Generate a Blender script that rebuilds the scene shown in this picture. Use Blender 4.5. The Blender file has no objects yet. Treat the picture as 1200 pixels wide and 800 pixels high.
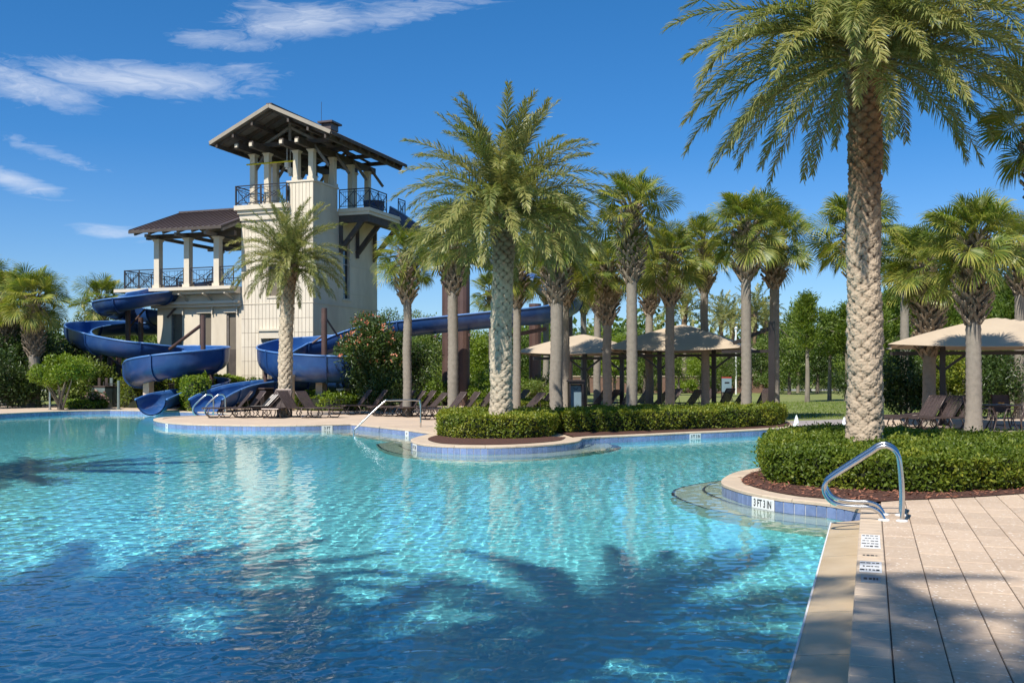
import bpy, math, random
import numpy as np
from mathutils import Vector, Matrix
from mathutils.geometry import tessellate_polygon

R = math.radians
rng = np.random.default_rng(7)
random.seed(7)
scene = bpy.context.scene

# ------------------------------------------------------------ camera
EYE = 1.55
FPX = 35.0 / 36.0 * 1200.0
HOR = 440.0
cam_d = bpy.data.cameras.new('camera')
cam_d.lens = 35.0
cam_d.sensor_width = 36.0
cam_d.shift_y = 40.0 / 1200.0
cam_d.clip_start = 0.05
cam_d.clip_end = 4000.0
cam = bpy.data.objects.new('camera', cam_d)
cam.location = (0, 0, EYE)
cam.rotation_euler = (R(90), 0, 0)
scene.collection.objects.link(cam)
scene.camera = cam

# ------------------------------------------------------------ sun and sky
SUN_EL = R(50)
SH = Vector((0.52, 0.854))                      # horizontal direction shadows fall in
SUN_DIR = Vector((-SH.x * math.cos(SUN_EL), -SH.y * math.cos(SUN_EL), math.sin(SUN_EL)))
sl = bpy.data.lights.new('sun', 'SUN')
sl.energy = 5.0
sl.angle = R(0.53)
sl.color = (1.0, 0.95, 0.87)
so = bpy.data.objects.new('sun', sl)
so.rotation_euler = SUN_DIR.to_track_quat('Z', 'Y').to_euler()
so.location = (-20, -30, 60)
scene.collection.objects.link(so)

world = bpy.data.worlds.new('World')
scene.world = world
world.use_nodes = True
wt = world.node_tree
wt.nodes.clear()


class NT:
    """small helper to wire shader nodes"""
    def __init__(self, tree):
        self.t = tree

    def n(self, typ, ins=None, **props):
        nd = self.t.nodes.new(typ)
        for k, v in props.items():
            setattr(nd, k, v)
        for k, v in (ins or {}).items():
            s = nd.inputs[k]
            if hasattr(v, 'is_output') or isinstance(v, bpy.types.NodeSocket):
                self.t.links.new(v, s)
            else:
                s.default_value = v
        return nd

    def math(self, op, a, b=0.0, c=0.0, clamp=False):
        nd = self.n('ShaderNodeMath', {0: a, 1: b, 2: c}, operation=op)
        nd.use_clamp = clamp
        return nd.outputs[0]

    def mix(self, f, a, b, mode='MIX'):
        nd = self.t.nodes.new('ShaderNodeMix')
        nd.data_type = 'RGBA'
        nd.blend_type = mode
        for idx, v in ((0, f), (6, a), (7, b)):
            s = nd.inputs[idx]
            if isinstance(v, bpy.types.NodeSocket):
                self.t.links.new(v, s)
            else:
                s.default_value = v if idx == 0 else (tuple(v) + (1.0,) if len(v) == 3 else v)
        return nd.outputs[2]

    def ramp(self, f, stops):
        nd = self.n('ShaderNodeValToRGB', {0: f})
        el = nd.color_ramp.elements
        while len(el) > 1:
            el.remove(el[-1])
        el[0].position = stops[0][0]
        el[0].color = tuple(stops[0][1]) + (1.0,)
        for p, c in stops[1:]:
            e = el.new(p)
            e.color = tuple(c) + (1.0,)
        return nd.outputs[0]


W = NT(wt)
sky = W.n('ShaderNodeTexSky')
sky.sky_type = 'NISHITA'
sky.sun_disc = False
sky.sun_elevation = SUN_EL
sky.sun_rotation = math.atan2(-SH.x, -SH.y)
sky.air_density = 1.0
sky.dust_density = 0.25
sky.ozone_density = 3.0
sky.altitude = 0.0
tc = W.n('ShaderNodeTexCoord')
sx = W.n('ShaderNodeSeparateXYZ', {0: tc.outputs['Generated']})
# clear dry air: the whole sky is tinted by elevation alone, bluer than the stock horizon
tint = W.ramp(sx.outputs[2], [(0.0, (0.60, 0.74, 0.95)), (0.10, (0.46, 0.67, 0.93)), (0.22, (0.24, 0.59, 0.92)), (0.35, (0.20, 0.60, 0.92)), (1.0, (0.42, 0.72, 0.92))])
skyc = W.mix(1.0, sky.outputs[0], tint, 'MULTIPLY')
skyc = W.n('ShaderNodeVectorMath', {0: skyc, 'Scale': 1.12}, operation='SCALE').outputs[0]
az = W.math('ARCTAN2', sx.outputs[0], sx.outputs[1])
el = W.math('ARCSINE', sx.outputs[2])
pos = W.n('ShaderNodeCombineXYZ', {0: W.math('ADD', az, W.math('MULTIPLY', el, 0.9)), 1: W.math('MULTIPLY', W.math('SUBTRACT', el, W.math('MULTIPLY', az, 0.10)), 4.2), 2: 0.0}).outputs[0]
warp = W.n('ShaderNodeTexNoise', {'Vector': pos, 'Scale': 5.0, 'Detail': 4.0, 'Roughness': 0.55})
posw = W.n('ShaderNodeVectorMath', {0: pos, 1: W.n('ShaderNodeVectorMath', {0: warp.outputs['Color'], 'Scale': 0.42}, operation='SCALE').outputs[0]}, operation='ADD').outputs[0]
wisp = W.n('ShaderNodeTexNoise', {'Vector': posw, 'Scale': 8.0, 'Detail': 11.0, 'Roughness': 0.68, 'Distortion': 0.9}).outputs[0]
# soft regions (azimuth, elevation, spread, spread, tilt, strength) where the high cloud stands
total = None
for (px, py, sxp, syp, tilt, k) in [(175, 95, 130, 20, -0.04, 1.0), (30, 100, 80, 22, 0.15, .92), (290, 88, 60, 14, -.05, .8), (350, 22, 100, 20, -0.10, .98), (470, 14, 100, 14, -.12, .85),
                                 (250, 46, 70, 14, -0.05, .8), (55, 178, 60, 11, 0.25, .82), (18, 212, 50, 11, 0.2, 1.0), (130, 272, 50, 9, 0.1, .75),
                                 (700, -80, 160, 22, -.1, .6), (-260, 60, 160, 22, -.1, .7)]:
    a0 = math.atan2(px - 600, FPX)
    e0 = math.atan2(440 - py, math.hypot(FPX, px - 600))
    da = W.math('SUBTRACT', az, a0)
    de = W.math('SUBTRACT', W.math('SUBTRACT', el, e0), W.math('MULTIPLY', da, -tilt))
    q = W.math('ADD', W.math('POWER', W.math('ABSOLUTE', W.math('DIVIDE', da, sxp / FPX)), 2.0),
               W.math('POWER', W.math('ABSOLUTE', W.math('DIVIDE', de, syp / FPX)), 2.0))
    gss = W.math('MULTIPLY', W.math('EXPONENT', W.math('MULTIPLY', q, -0.7)), k)
    total = gss if total is None else W.math('MAXIMUM', total, gss)
total = W.math('MAXIMUM', total, 0.06)
dens = W.math('MULTIPLY_ADD', total, 0.62, W.math('SUBTRACT', wisp, 0.86))
dens = W.n('ShaderNodeMapRange', {0: dens, 1: -0.07, 2: 0.50, 3: 0.0, 4: 0.85}).outputs[0]
cloudc = (6.6, 7.1, 8.0)
skyf = W.mix(dens, skyc, cloudc)
bg = W.n('ShaderNodeBackground', {'Color': skyf, 'Strength': 0.10})
wo = W.n('ShaderNodeOutputWorld', {'Surface': bg.outputs[0]})

scene.view_settings.view_transform = 'Standard'
scene.view_settings.look = 'None'
scene.view_settings.exposure = 0.33
scene.view_settings.gamma = 1.0
scene.view_settings.use_curve_mapping = False
scene.render.engine = 'CYCLES'
cy = scene.cycles
cy.use_denoising = True
cy.denoiser = 'OPENIMAGEDENOISE'
cy.max_bounces = 7
cy.diffuse_bounces = 3
cy.glossy_bounces = 3
cy.transmission_bounces = 5
cy.transparent_max_bounces = 10
cy.caustics_reflective = False
cy.caustics_refractive = True
cy.sample_clamp_indirect = 6.0
cy.use_adaptive_sampling = True
cy.adaptive_threshold = 0.015


# ------------------------------------------------------------ coordinates
def g(px, py, z=0.0):
    """ground point (height z) that the photograph shows at pixel px, py"""
    Y = (EYE - z) * FPX / (py - HOR)
    return Vector(((px - 600.0) / FPX * Y, Y, z))


def at(px, py, Y):
    return Vector(((px - 600.0) / FPX * Y, Y, EYE + (HOR - py) / FPX * Y))


UD = Vector((0.339, 0.941, 0.0)).normalized()      # depth direction of the resort grid
VD = Vector((0.941, -0.339, 0.0)).normalized()     # lateral direction
GRID = math.atan2(VD.y, VD.x)


# ------------------------------------------------------------ materials
def newmat(name):
    m = bpy.data.materials.new(name)
    m.use_nodes = True
    m.node_tree.nodes.clear()
    return m, NT(m.node_tree)


def finish(m, T, shader, disp=None):
    T.n('ShaderNodeOutputMaterial', {'Surface': shader})
    return m


def surf(name, col, rough=0.6, var=0.15, nscale=3.0, col2=None, bump=0.0, bscale=20.0, metal=0.0, spec=0.5,
         stretch=(1, 1, 1), dirt=None, dscale=0.6, coat=0.0, speck=None, objvar=0.0):
    """general surface: base colour, grain, patches, fine relief and piece to piece variation"""
    m, T = newmat(name)
    tcd = T.n('ShaderNodeTexCoord')
    geo = T.n('ShaderNodeNewGeometry')
    mp = T.n('ShaderNodeMapping', {'Vector': geo.outputs['Position'], 'Scale': stretch})
    nz = T.n('ShaderNodeTexNoise', {'Vector': mp.outputs[0], 'Scale': nscale, 'Detail': 6.0, 'Roughness': 0.6}).outputs[0]
    c2 = col2 if col2 else tuple(c * (1 - var * 1.6) for c in col)
    f = T.n('ShaderNodeMapRange', {0: nz, 1: 0.35, 2: 0.68, 3: 0.0, 4: 1.0}).outputs[0]
    c = T.mix(f, col, c2)
    if dirt:
        nd = T.n('ShaderNodeTexNoise', {'Vector': mp.outputs[0], 'Scale': dscale, 'Detail': 8.0, 'Roughness': 0.65}).outputs[0]
        fd = T.n('ShaderNodeMapRange', {0: nd, 1: 0.5, 2: 0.75, 3: 0.0, 4: 0.8}).outputs[0]
        c = T.mix(fd, c, dirt)
    if speck:
        vo = T.n('ShaderNodeTexVoronoi', {'Vector': geo.outputs['Position'], 'Scale': speck[0]})
        fs = T.n('ShaderNodeMapRange', {0: vo.outputs[0], 1: speck[1], 2: speck[1] * 0.55, 3: 0.0, 4: 1.0}).outputs[0]
        gate = T.n('ShaderNodeSeparateColor', {0: vo.outputs[1]}).outputs[0]
        fs = T.math('MULTIPLY', fs, T.math('GREATER_THAN', gate, 0.62))
        c = T.mix(fs, c, speck[2])
    at_ = T.n('ShaderNodeAttribute', attribute_name='var')
    oi = T.n('ShaderNodeObjectInfo')
    v = T.math('ADD', T.math('MULTIPLY', T.math('SUBTRACT', oi.outputs['Random'], 0.5), objvar), at_.outputs['Fac'])
    c = T.n('ShaderNodeHueSaturation', {'Value': T.math('ADD', 1.0, v), 'Color': c}).outputs[0]
    ins = {'Base Color': c, 'Roughness': rough, 'Metallic': metal, 'Specular IOR Level': spec, 'Coat Weight': coat}
    if bump:
        bn = T.n('ShaderNodeTexNoise', {'Vector': mp.outputs[0], 'Scale': bscale, 'Detail': 5.0, 'Roughness': 0.65}).outputs[0]
        ins['Normal'] = T.n('ShaderNodeBump', {'Strength': bump, 'Distance': 0.02, 'Height': bn}).outputs[0]
    b = T.n('ShaderNodeBsdfPrincipled', ins)
    return finish(m, T, b.outputs[0])


def leafmat(name, c1, c2, c3, trans=0.35, rough=0.45, nscale=1.2, spec=0.4):
    """leaves: colour differs from leaf to leaf and from clump to clump; light passes through"""
    m, T = newmat(name)
    geo = T.n('ShaderNodeNewGeometry')
    at_ = T.n('ShaderNodeAttribute', attribute_name='var')
    oi = T.n('ShaderNodeObjectInfo')
    nz = T.n('ShaderNodeTexNoise', {'Vector': geo.outputs['Position'], 'Scale': nscale, 'Detail': 3.0}).outputs[0]
    f = T.math('ADD', T.math('MULTIPLY', at_.outputs['Fac'], 0.55),
               T.math('ADD', T.math('MULTIPLY', nz, 0.45), T.math('MULTIPLY', oi.outputs['Random'], 0.22)))
    c = T.ramp(f, [(0.18, c1), (0.55, c2), (0.95, c3)])
    b = T.n('ShaderNodeBsdfPrincipled', {'Base Color': c, 'Roughness': rough, 'Specular IOR Level': spec})
    tcol = T.mix(0.5, c, (0.25, 0.33, 0.02), 'MULTIPLY')
    tr = T.n('ShaderNodeBsdfTranslucent', {'Color': T.n('ShaderNodeHueSaturation', {'Value': 1.6, 'Saturation': 1.15, 'Color': c}).outputs[0]})
    mx = T.n('ShaderNodeMixShader', {0: trans, 1: b.outputs[0], 2: tr.outputs[0]})
    return finish(m, T, mx.outputs[0])


M = {}
M['stucco'] = surf('cream stucco', (0.71, 0.615, 0.47), 0.85, 0.10, 1.2, dirt=(0.50, 0.41, 0.30), dscale=0.5, bump=0.25, bscale=30, stretch=(1, 1, .35))
M['stucco_board'] = surf('cream painted board', (0.73, 0.64, 0.50), 0.75, 0.08, 2.0, dirt=(0.54, 0.44, 0.33), dscale=0.5, stretch=(1, 1, .25))
M['barge'] = surf('beige painted barge board', (0.33, 0.285, 0.225), 0.6, 0.1, 2.0)
M['trim'] = surf('cream painted trim', (0.66, 0.575, 0.445), 0.6, 0.06, 2.0)
M['joint'] = surf('dark joint board', (0.36, 0.30, 0.24), 0.9, 0.1)  # dark backing colour that shows in the gaps between cladding boards
M['taupe'] = surf('taupe shutter paint', (0.17, 0.14, 0.10), 0.55, 0.1, 2.0)
M['timber'] = surf('weathered dark timber', (0.085, 0.066, 0.055), 0.75, 0.25, 3.0, bump=0.3, bscale=18, stretch=(1, 1, 1))
M['timber_grey'] = surf('weathered grey timber', (0.22, 0.19, 0.165), 0.75, 0.25, 4.0)
M['soffit'] = surf('roof boards seen from below', (0.20, 0.175, 0.15), 0.8, 0.2, 3.0)
M['metalroof'] = surf('brown standing seam metal', (0.13, 0.095, 0.085), 0.45, 0.12, 1.0, metal=0.3)
M['iron'] = surf('dark bronze iron', (0.035, 0.030, 0.030), 0.45, 0.1, 3.0, metal=0.2)
M['post'] = surf('brown painted steel', (0.11, 0.062, 0.050), 0.5, 0.2, 2.0)
M['blackpost'] = surf('dark bronze painted steel', (0.030, 0.022, 0.020), 0.4, 0.2, 2.0)
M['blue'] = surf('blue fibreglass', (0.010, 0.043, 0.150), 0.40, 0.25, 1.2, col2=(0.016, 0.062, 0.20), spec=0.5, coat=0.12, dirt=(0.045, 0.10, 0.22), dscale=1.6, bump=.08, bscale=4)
M['blue_in'] = surf('lighter blue fibreglass inside', (0.028, 0.11, 0.33), 0.32, 0.12, 1.5, spec=0.6, coat=0.3, dirt=(0.12, 0.25, 0.50), dscale=1.0)  # inner faces take a lighter blue than the outer shell
M['blue_rim'] = surf('pale blue rim', (0.09, 0.22, 0.50), 0.4, 0.1, 2.0)
M['glass'] = surf('dark window glass', (0.02, 0.025, 0.03), 0.08, 0.1, 1.0, spec=0.8)
M['canvas'] = surf('tan shade canvas', (0.50, 0.40, 0.285), 0.8, 0.06, 1.0, col2=(0.44, 0.35, 0.25), bump=0.1, bscale=6)
M['steel'] = surf('polished stainless steel', (0.62, 0.62, 0.62), 0.17, 0.08, 3.0, metal=1.0)
M['white'] = surf('white plastic', (0.80, 0.79, 0.76), 0.4, 0.05, 4.0)
M['ink'] = surf('black print', (0.02, 0.02, 0.02), 0.5, 0.05)
M['tile'] = surf('glazed blue pool tile', (0.19, 0.245, 0.42), 0.16, 0.30, 14.0, col2=(0.14, 0.19, 0.34), spec=0.6, objvar=0.30)
M['grout'] = surf('pale grout', (0.55, 0.56, 0.56), 0.8, 0.1, 8.0)
M['coping'] = surf('cast beige coping', (0.62, 0.485, 0.35), 0.75, 0.12, 4.0, dirt=(0.52, 0.42, 0.33), dscale=1.6, bump=0.15, bscale=60, objvar=0.10)
M['ledge'] = surf('wet beige ledge', (0.56, 0.43, 0.275), 0.42, 0.12, 2.5, col2=(0.47, 0.35, 0.21), dirt=(0.60, 0.50, 0.37), dscale=2.4, bump=0.1, bscale=14, spec=0.35)
M['paver'] = surf('shell stone paver', (0.60, 0.46, 0.335), 0.8, 0.10, 22.0, col2=(0.50, 0.37, 0.255), dirt=(0.43, 0.31, 0.215), dscale=1.3,
                  bump=0.35, bscale=70, speck=(26.0, 0.30, (0.80, 0.72, 0.62)), objvar=0.17)
M['deck'] = surf('far pool deck', (0.60, 0.46, 0.335), 0.85, 0.10, 1.0, dirt=(0.50, 0.39, 0.30), dscale=0.4, bump=0.1, bscale=8)
M['deckgap'] = surf('dark paver joint', (0.10, 0.075, 0.06), 0.95, 0.2)
M['wetpath'] = surf('grey lavender concrete', (0.38, 0.335, 0.32), 0.7, 0.12, 0.8, dirt=(0.30, 0.27, 0.26), dscale=0.6)
M['grass'] = surf('lawn', (0.20, 0.225, 0.060), 0.9, 0.3, 1.4, col2=(0.155, 0.18, 0.045), dirt=(0.27, 0.255, 0.09), dscale=0.18, bump=0.8, bscale=40)
M['mulch'] = surf('red brown bark mulch', (0.12, 0.045, 0.026), 0.95, 0.5, 30.0, col2=(0.045, 0.022, 0.015), bump=1.0, bscale=45)
M['chip'] = surf('bark chip', (0.27, 0.105, 0.058), 0.9, 0.4, 20.0, col2=(0.12, 0.05, 0.03), objvar=0.6)
M['poolfloor'] = surf('pale blue pool plaster', (0.33, 0.87, 0.93), 0.7, 0.05, 0.5)
M['stepfloor'] = surf('pale step plaster', (0.82, 0.70, 0.54), 0.7, 0.06, 1.5)
M['steptile'] = surf('dark step nosing', (0.03, 0.05, 0.09), 0.4, 0.2)
M['frame'] = surf('bronze chaise frame', (0.10, 0.072, 0.062), 0.35, 0.15, 3.0, metal=0.3)
M['sling'] = surf('brown woven sling', (0.075, 0.050, 0.046), 0.7, 0.25, 10.0, bump=0.5, bscale=60)
M['towel'] = surf('striped towel', (0.5, 0.46, 0.42), 0.9, 0.1)
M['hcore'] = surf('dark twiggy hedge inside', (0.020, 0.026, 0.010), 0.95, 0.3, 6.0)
M['bark'] = surf('grey brown bark', (0.15, 0.12, 0.09), 0.9, 0.35, 6.0, bump=0.6, bscale=20, stretch=(1, 1, .3))
M['bark_pale'] = surf('pale bark', (0.26, 0.22, 0.17), 0.9, 0.25, 5.0, bump=0.4, bscale=20, stretch=(1, 1, .3))
M['road'] = surf('pale road', (0.42, 0.40, 0.36), 0.9, 0.1, 0.3)
M['brick'] = surf('brown brick wall', (0.20, 0.115, 0.08), 0.9, 0.2, 3.0)
M['yellow'] = surf('yellow painted pipe', (0.62, 0.50, 0.02), 0.5, 0.1)
M['kiosk'] = surf('slate blue panel', (0.22, 0.31, 0.36), 0.35, 0.12, 2.0)
M['navy'] = surf('navy towel', (0.03, 0.035, 0.08), 0.9, 0.3)
M['red'] = surf('red paint', (0.45, 0.05, 0.03), 0.5, 0.1)
M['greybox'] = surf('grey green steel box', (0.16, 0.20, 0.19), 0.5, 0.1)
M['orange'] = surf('orange melon', (0.8, 0.28, 0.03), 0.6, 0.1)


def trunkmat(name, low, high, dark, h_split):
    """palm trunk: pale cut leaf bases below, brown fresh ones above (by height on the trunk)"""
    m, T = newmat(name)
    geo = T.n('ShaderNodeNewGeometry')
    tcd = T.n('ShaderNodeTexCoord')
    z = T.n('ShaderNodeSeparateXYZ', {0: tcd.outputs['Object']}).outputs[2]
    nz = T.n('ShaderNodeTexNoise', {'Vector': tcd.outputs['Object'], 'Scale': 9.0, 'Detail': 6.0, 'Roughness': 0.65}).outputs[0]
    f = T.n('ShaderNodeMapRange', {0: T.math('ADD', z, T.math('MULTIPLY', nz, 0.8)), 1: h_split - 0.2, 2: h_split + 1.1, 3: 0.0, 4: 1.0}).outputs[0]
    c = T.mix(f, low, high)
    at_ = T.n('ShaderNodeAttribute', attribute_name='var')          # groove depth between leaf bases: the deeper, the darker the colour
    c = T.mix(at_.outputs['Fac'], c, dark)
    f2 = T.n('ShaderNodeMapRange', {0: nz, 1: 0.4, 2: 0.7, 3: 0.0, 4: 0.5}).outputs[0]
    c = T.mix(f2, c, tuple(x * 0.55 for x in low))
    fine = T.n('ShaderNodeTexNoise', {'Vector': tcd.outputs['Object'], 'Scale': 60.0, 'Detail': 4.0}).outputs[0]
    bp = T.n('ShaderNodeBump', {'Strength': 0.5, 'Distance': 0.01, 'Height': fine})
    b = T.n('ShaderNodeBsdfPrincipled', {'Base Color': c, 'Roughness': 0.9, 'Normal': bp.outputs[0], 'Specular IOR Level': 0.2})
    return finish(m, T, b.outputs[0])


L = {}
L['date'] = leafmat('date palm leaflets', (0.085, 0.115, 0.030), (0.18, 0.205, 0.060), (0.38, 0.34, 0.12), 0.30, 0.42, 0.7, 0.5)
L['sabal'] = leafmat('fan palm leaf', (0.075, 0.120, 0.022), (0.155, 0.205, 0.038), (0.42, 0.38, 0.085), 0.32, 0.42, 0.8)
L['hedge'] = leafmat('clipped hedge leaf', (0.045, 0.080, 0.010), (0.135, 0.185, 0.022), (0.38, 0.36, 0.045), 0.30, 0.42, 3.0, 0.3)
L['shrub'] = leafmat('dark shrub leaf', (0.014, 0.030, 0.008), (0.040, 0.072, 0.014), (0.085, 0.125, 0.022), 0.2, 0.35, 1.5)
L['bright'] = leafmat('bright shrub leaf', (0.05, 0.10, 0.010), (0.13, 0.20, 0.018), (0.26, 0.32, 0.035), 0.3, 0.35, 1.5)
L['pine'] = leafmat('pine needles', (0.035, 0.075, 0.012), (0.095, 0.155, 0.022), (0.22, 0.27, 0.04), 0.3, 0.5, 0.5)
L['tree'] = leafmat('mid green tree leaf', (0.045, 0.085, 0.015), (0.105, 0.160, 0.028), (0.22, 0.26, 0.05), 0.32, 0.4, 0.6)
L['flower'] = leafmat('pink orange flower', (0.55, 0.16, 0.08), (0.62, 0.22, 0.12), (0.70, 0.34, 0.20), 0.2, 0.6)
L['roseflower'] = leafmat('pale pink flower', (0.50, 0.28, 0.24), (0.60, 0.36, 0.30), (0.70, 0.50, 0.42), 0.2, 0.6)
L['strap'] = leafmat('strap leaf', (0.06, 0.10, 0.02), (0.13, 0.18, 0.03), (0.26, 0.30, 0.05), 0.25, 0.35)
L['dead'] = leafmat('dead tan palm leaf', (0.16, 0.10, 0.05), (0.26, 0.18, 0.10), (0.36, 0.26, 0.15), 0.15, 0.8)
L['datepetiole'] = surf('palm rachis', (0.26, 0.23, 0.09), 0.6, 0.15)
T_DATE = trunkmat('date palm trunk', (0.47, 0.37, 0.265), (0.20, 0.115, 0.058), (0.055, 0.032, 0.018), 4.3)
T_DATE2 = trunkmat('date palm trunk pale', (0.52, 0.43, 0.315), (0.20, 0.125, 0.068), (0.055, 0.035, 0.020), 4.4)
T_SABAL = trunkmat('fan palm trunk', (0.275, 0.24, 0.195), (0.24, 0.195, 0.145), (0.09, 0.065, 0.045), 50.0)
T_BOOT = surf('old leaf base', (0.33, 0.265, 0.19), 0.85, 0.4, 8.0, col2=(0.18, 0.13, 0.085), bump=0.4, bscale=30)


# ------------------------------------------------------------ mesh helpers
def link(name, mesh, mat=None, parent=None, label=None, cat=None, group=None, kind=None):
    o = bpy.data.objects.new(name, mesh)
    scene.collection.objects.link(o)
    if mat is not None and mesh is not None and len(mesh.materials) == 0:
        mesh.materials.append(mat)
    if parent is not None:
        o.parent = parent
    tag(o, label, cat, group, kind)
    return o


def tag(o, label=None, cat=None, group=None, kind=None):
    if label: o['label'] = label
    if cat: o['category'] = cat
    if group: o['group'] = group
    if kind: o['kind'] = kind
    return o


def thing(name, label, cat, loc=(0, 0, 0), rz=0.0, group=None, scale=None):
    o = bpy.data.objects.new(name, None)
    o.empty_display_size = 0.3
    scene.collection.objects.link(o)
    o.location = loc
    o.rotation_euler = (0, 0, rz)
    if scale: o.scale = (scale,) * 3 if not hasattr(scale, '__len__') else scale
    return tag(o, label, cat, group)


def copy_tree(o, parent=None):
    c = o.copy()
    scene.collection.objects.link(c)
    c.parent = parent
    for ch in [k for k in o.children]:
        copy_tree(ch, c)
    return c


class MB:
    def __init__(self):
        self.v, self.f, self.a, self.m = [], [], [], []
        self.slot = 0

    def add(self, vs, fs, var=0.0):
        b = len(self.v)
        self.v.extend([tuple(p) for p in vs])
        for f in fs:
            self.f.append(tuple(i + b for i in f))
            self.a.append(var)
            self.m.append(self.slot)
        return self

    def box(self, c, s, rz=0.0, mat=None, var=0.0, taper=1.0):
        hx, hy, hz = s[0] / 2, s[1] / 2, s[2] / 2
        P = [(-hx, -hy, -hz), (hx, -hy, -hz), (hx, hy, -hz), (-hx, hy, -hz),
             (-hx * taper, -hy * taper, hz), (hx * taper, -hy * taper, hz), (hx * taper, hy * taper, hz), (-hx * taper, hy * taper, hz)]
        q = Matrix.Rotation(rz, 3, 'Z') if mat is None else mat
        P = [q @ Vector(p) + Vector(c) for p in P]
        return self.add(P, [(3, 2, 1, 0), (4, 5, 6, 7), (0, 1, 5, 4), (1, 2, 6, 5), (2, 3, 7, 6), (3, 0, 4, 7)], var)

    def chbox(self, x0, y0, x1, y1, z0, z1, ch=0.006, fn=None, var=0.0):
        """box with a small chamfer round the top; fn maps local x, y, z to world"""
        fn = fn or (lambda x, y, z: (x, y, z))
        P = []
        for (a, z) in ((0, z0), (0, z1 - ch), (ch, z1)):
            P += [fn(x0 + a, y0 + a, z), fn(x1 - a, y0 + a, z), fn(x1 - a, y1 - a, z), fn(x0 + a, y1 - a, z)]
        F = [(8, 9, 10, 11)]
        for k in (0, 4):
            for i in range(4):
                j = (i + 1) % 4
                F.append((k + i, k + j, k + 4 + j, k + 4 + i))
        return self.add(P, F, var)

    def beam(self, a, b, w, h, up=(0, 0, 1), var=0.0):
        a, b = Vector(a), Vector(b)
        t = (b - a).normalized()
        u = Vector(up)
        if abs(t.dot(u)) > 0.98: u = Vector((1, 0, 0))
        s = t.cross(u).normalized()
        n = s.cross(t).normalized()
        P = []
        for p in (a, b):
            for (i, j) in ((-1, -1), (1, -1), (1, 1), (-1, 1)):
                P.append(p + s * (i * w / 2) + n * (j * h / 2))
        return self.add(P, [(0, 1, 2, 3), (7, 6, 5, 4), (0, 4, 5, 1), (1, 5, 6, 2), (2, 6, 7, 3), (3, 7, 4, 0)], var)

    def tube(self, pts, r, n=8, closed=False, cap=True, var=0.0):
        pts = [Vector(p) for p in pts]
        rs = r if hasattr(r, '__len__') else [r] * len(pts)
        base = len(self.v)
        up = Vector((0, 0, 1))
        prev = None
        N = len(pts)
        V = []
        for i, p in enumerate(pts):
            if closed:
                t = pts[(i + 1) % N] - pts[i - 1]
            else:
                t = pts[min(i + 1, N - 1)] - pts[max(i - 1, 0)]
            t.normalize()
            if prev is None:
                s = t.cross(up)
                if s.length < 1e-3: s = t.cross(Vector((1, 0, 0)))
            else:
                s = prev - t * prev.dot(t)
            s.normalize()
            prev = s
            q = t.cross(s)
            for k in range(n):
                a = 2 * math.pi * k / n
                V.append(p + (s * math.cos(a) + q * math.sin(a)) * rs[i])
        F = []
        M_ = N if closed else N - 1
        for i in range(M_):
            j = (i + 1) % N
            for k in range(n):
                l = (k + 1) % n
                F.append((i * n + k, i * n + l, j * n + l, j * n + k))
        if cap and not closed:
            F.append(tuple(range(n))[::-1])
            F.append(tuple((N - 1) * n + k for k in range(n)))
        return self.add(V, F, var)

    def lathe(self, c, prof, n=16, var=0.0):
        V, F = [], []
        for (r, z) in prof:
            for k in range(n):
                a = 2 * math.pi * k / n
                V.append((c[0] + r * math.cos(a), c[1] + r * math.sin(a), c[2] + z))
        for i in range(len(prof) - 1):
            for k in range(n):
                l = (k + 1) % n
                F.append((i * n + k, i * n + l, (i + 1) * n + l, (i + 1) * n + k))
        F.append(tuple(range(n))[::-1])
        F.append(tuple((len(prof) - 1) * n + k for k in range(n)))
        return self.add(V, F, var)

    def mesh(self, name, smooth=False):
        me = bpy.data.meshes.new(name)
        me.from_pydata(self.v, [], self.f)
        if any(self.a):
            at_ = me.attributes.new('var', 'FLOAT', 'FACE')
            at_.data.foreach_set('value', self.a)
        if smooth:
            me.polygons.foreach_set('use_smooth', [True] * len(me.polygons))
        if any(self.m):
            me.polygons.foreach_set('material_index', self.m)
        me.update()
        return me

    def build(self, name, mat, parent=None, smooth=False, **kw):
        return link(name, self.mesh(name, smooth), mat, parent, **kw)


def np_mesh(name, V, F, var=None, smooth=False):
    me = bpy.data.meshes.new(name)
    nv, nf, k = len(V), len(F), F.shape[1]
    me.vertices.add(nv)
    me.vertices.foreach_set('co', V.astype(np.float32).ravel())
    me.loops.add(nf * k)
    me.loops.foreach_set('vertex_index', F.astype(np.int32).ravel())
    me.polygons.add(nf)
    me.polygons.foreach_set('loop_start', np.arange(0, nf * k, k, dtype=np.int32))
    if var is not None:
        at_ = me.attributes.new('var', 'FLOAT', 'FACE' if len(var) == nf else 'POINT')
        at_.data.foreach_set('value', var.astype(np.float32))
    if smooth:
        me.polygons.foreach_set('use_smooth', np.ones(nf, dtype=bool))
    me.update(calc_edges=True)
    return me


def norm(a):
    return a / np.maximum(np.linalg.norm(a, axis=1, keepdims=True), 1e-9)


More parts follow.
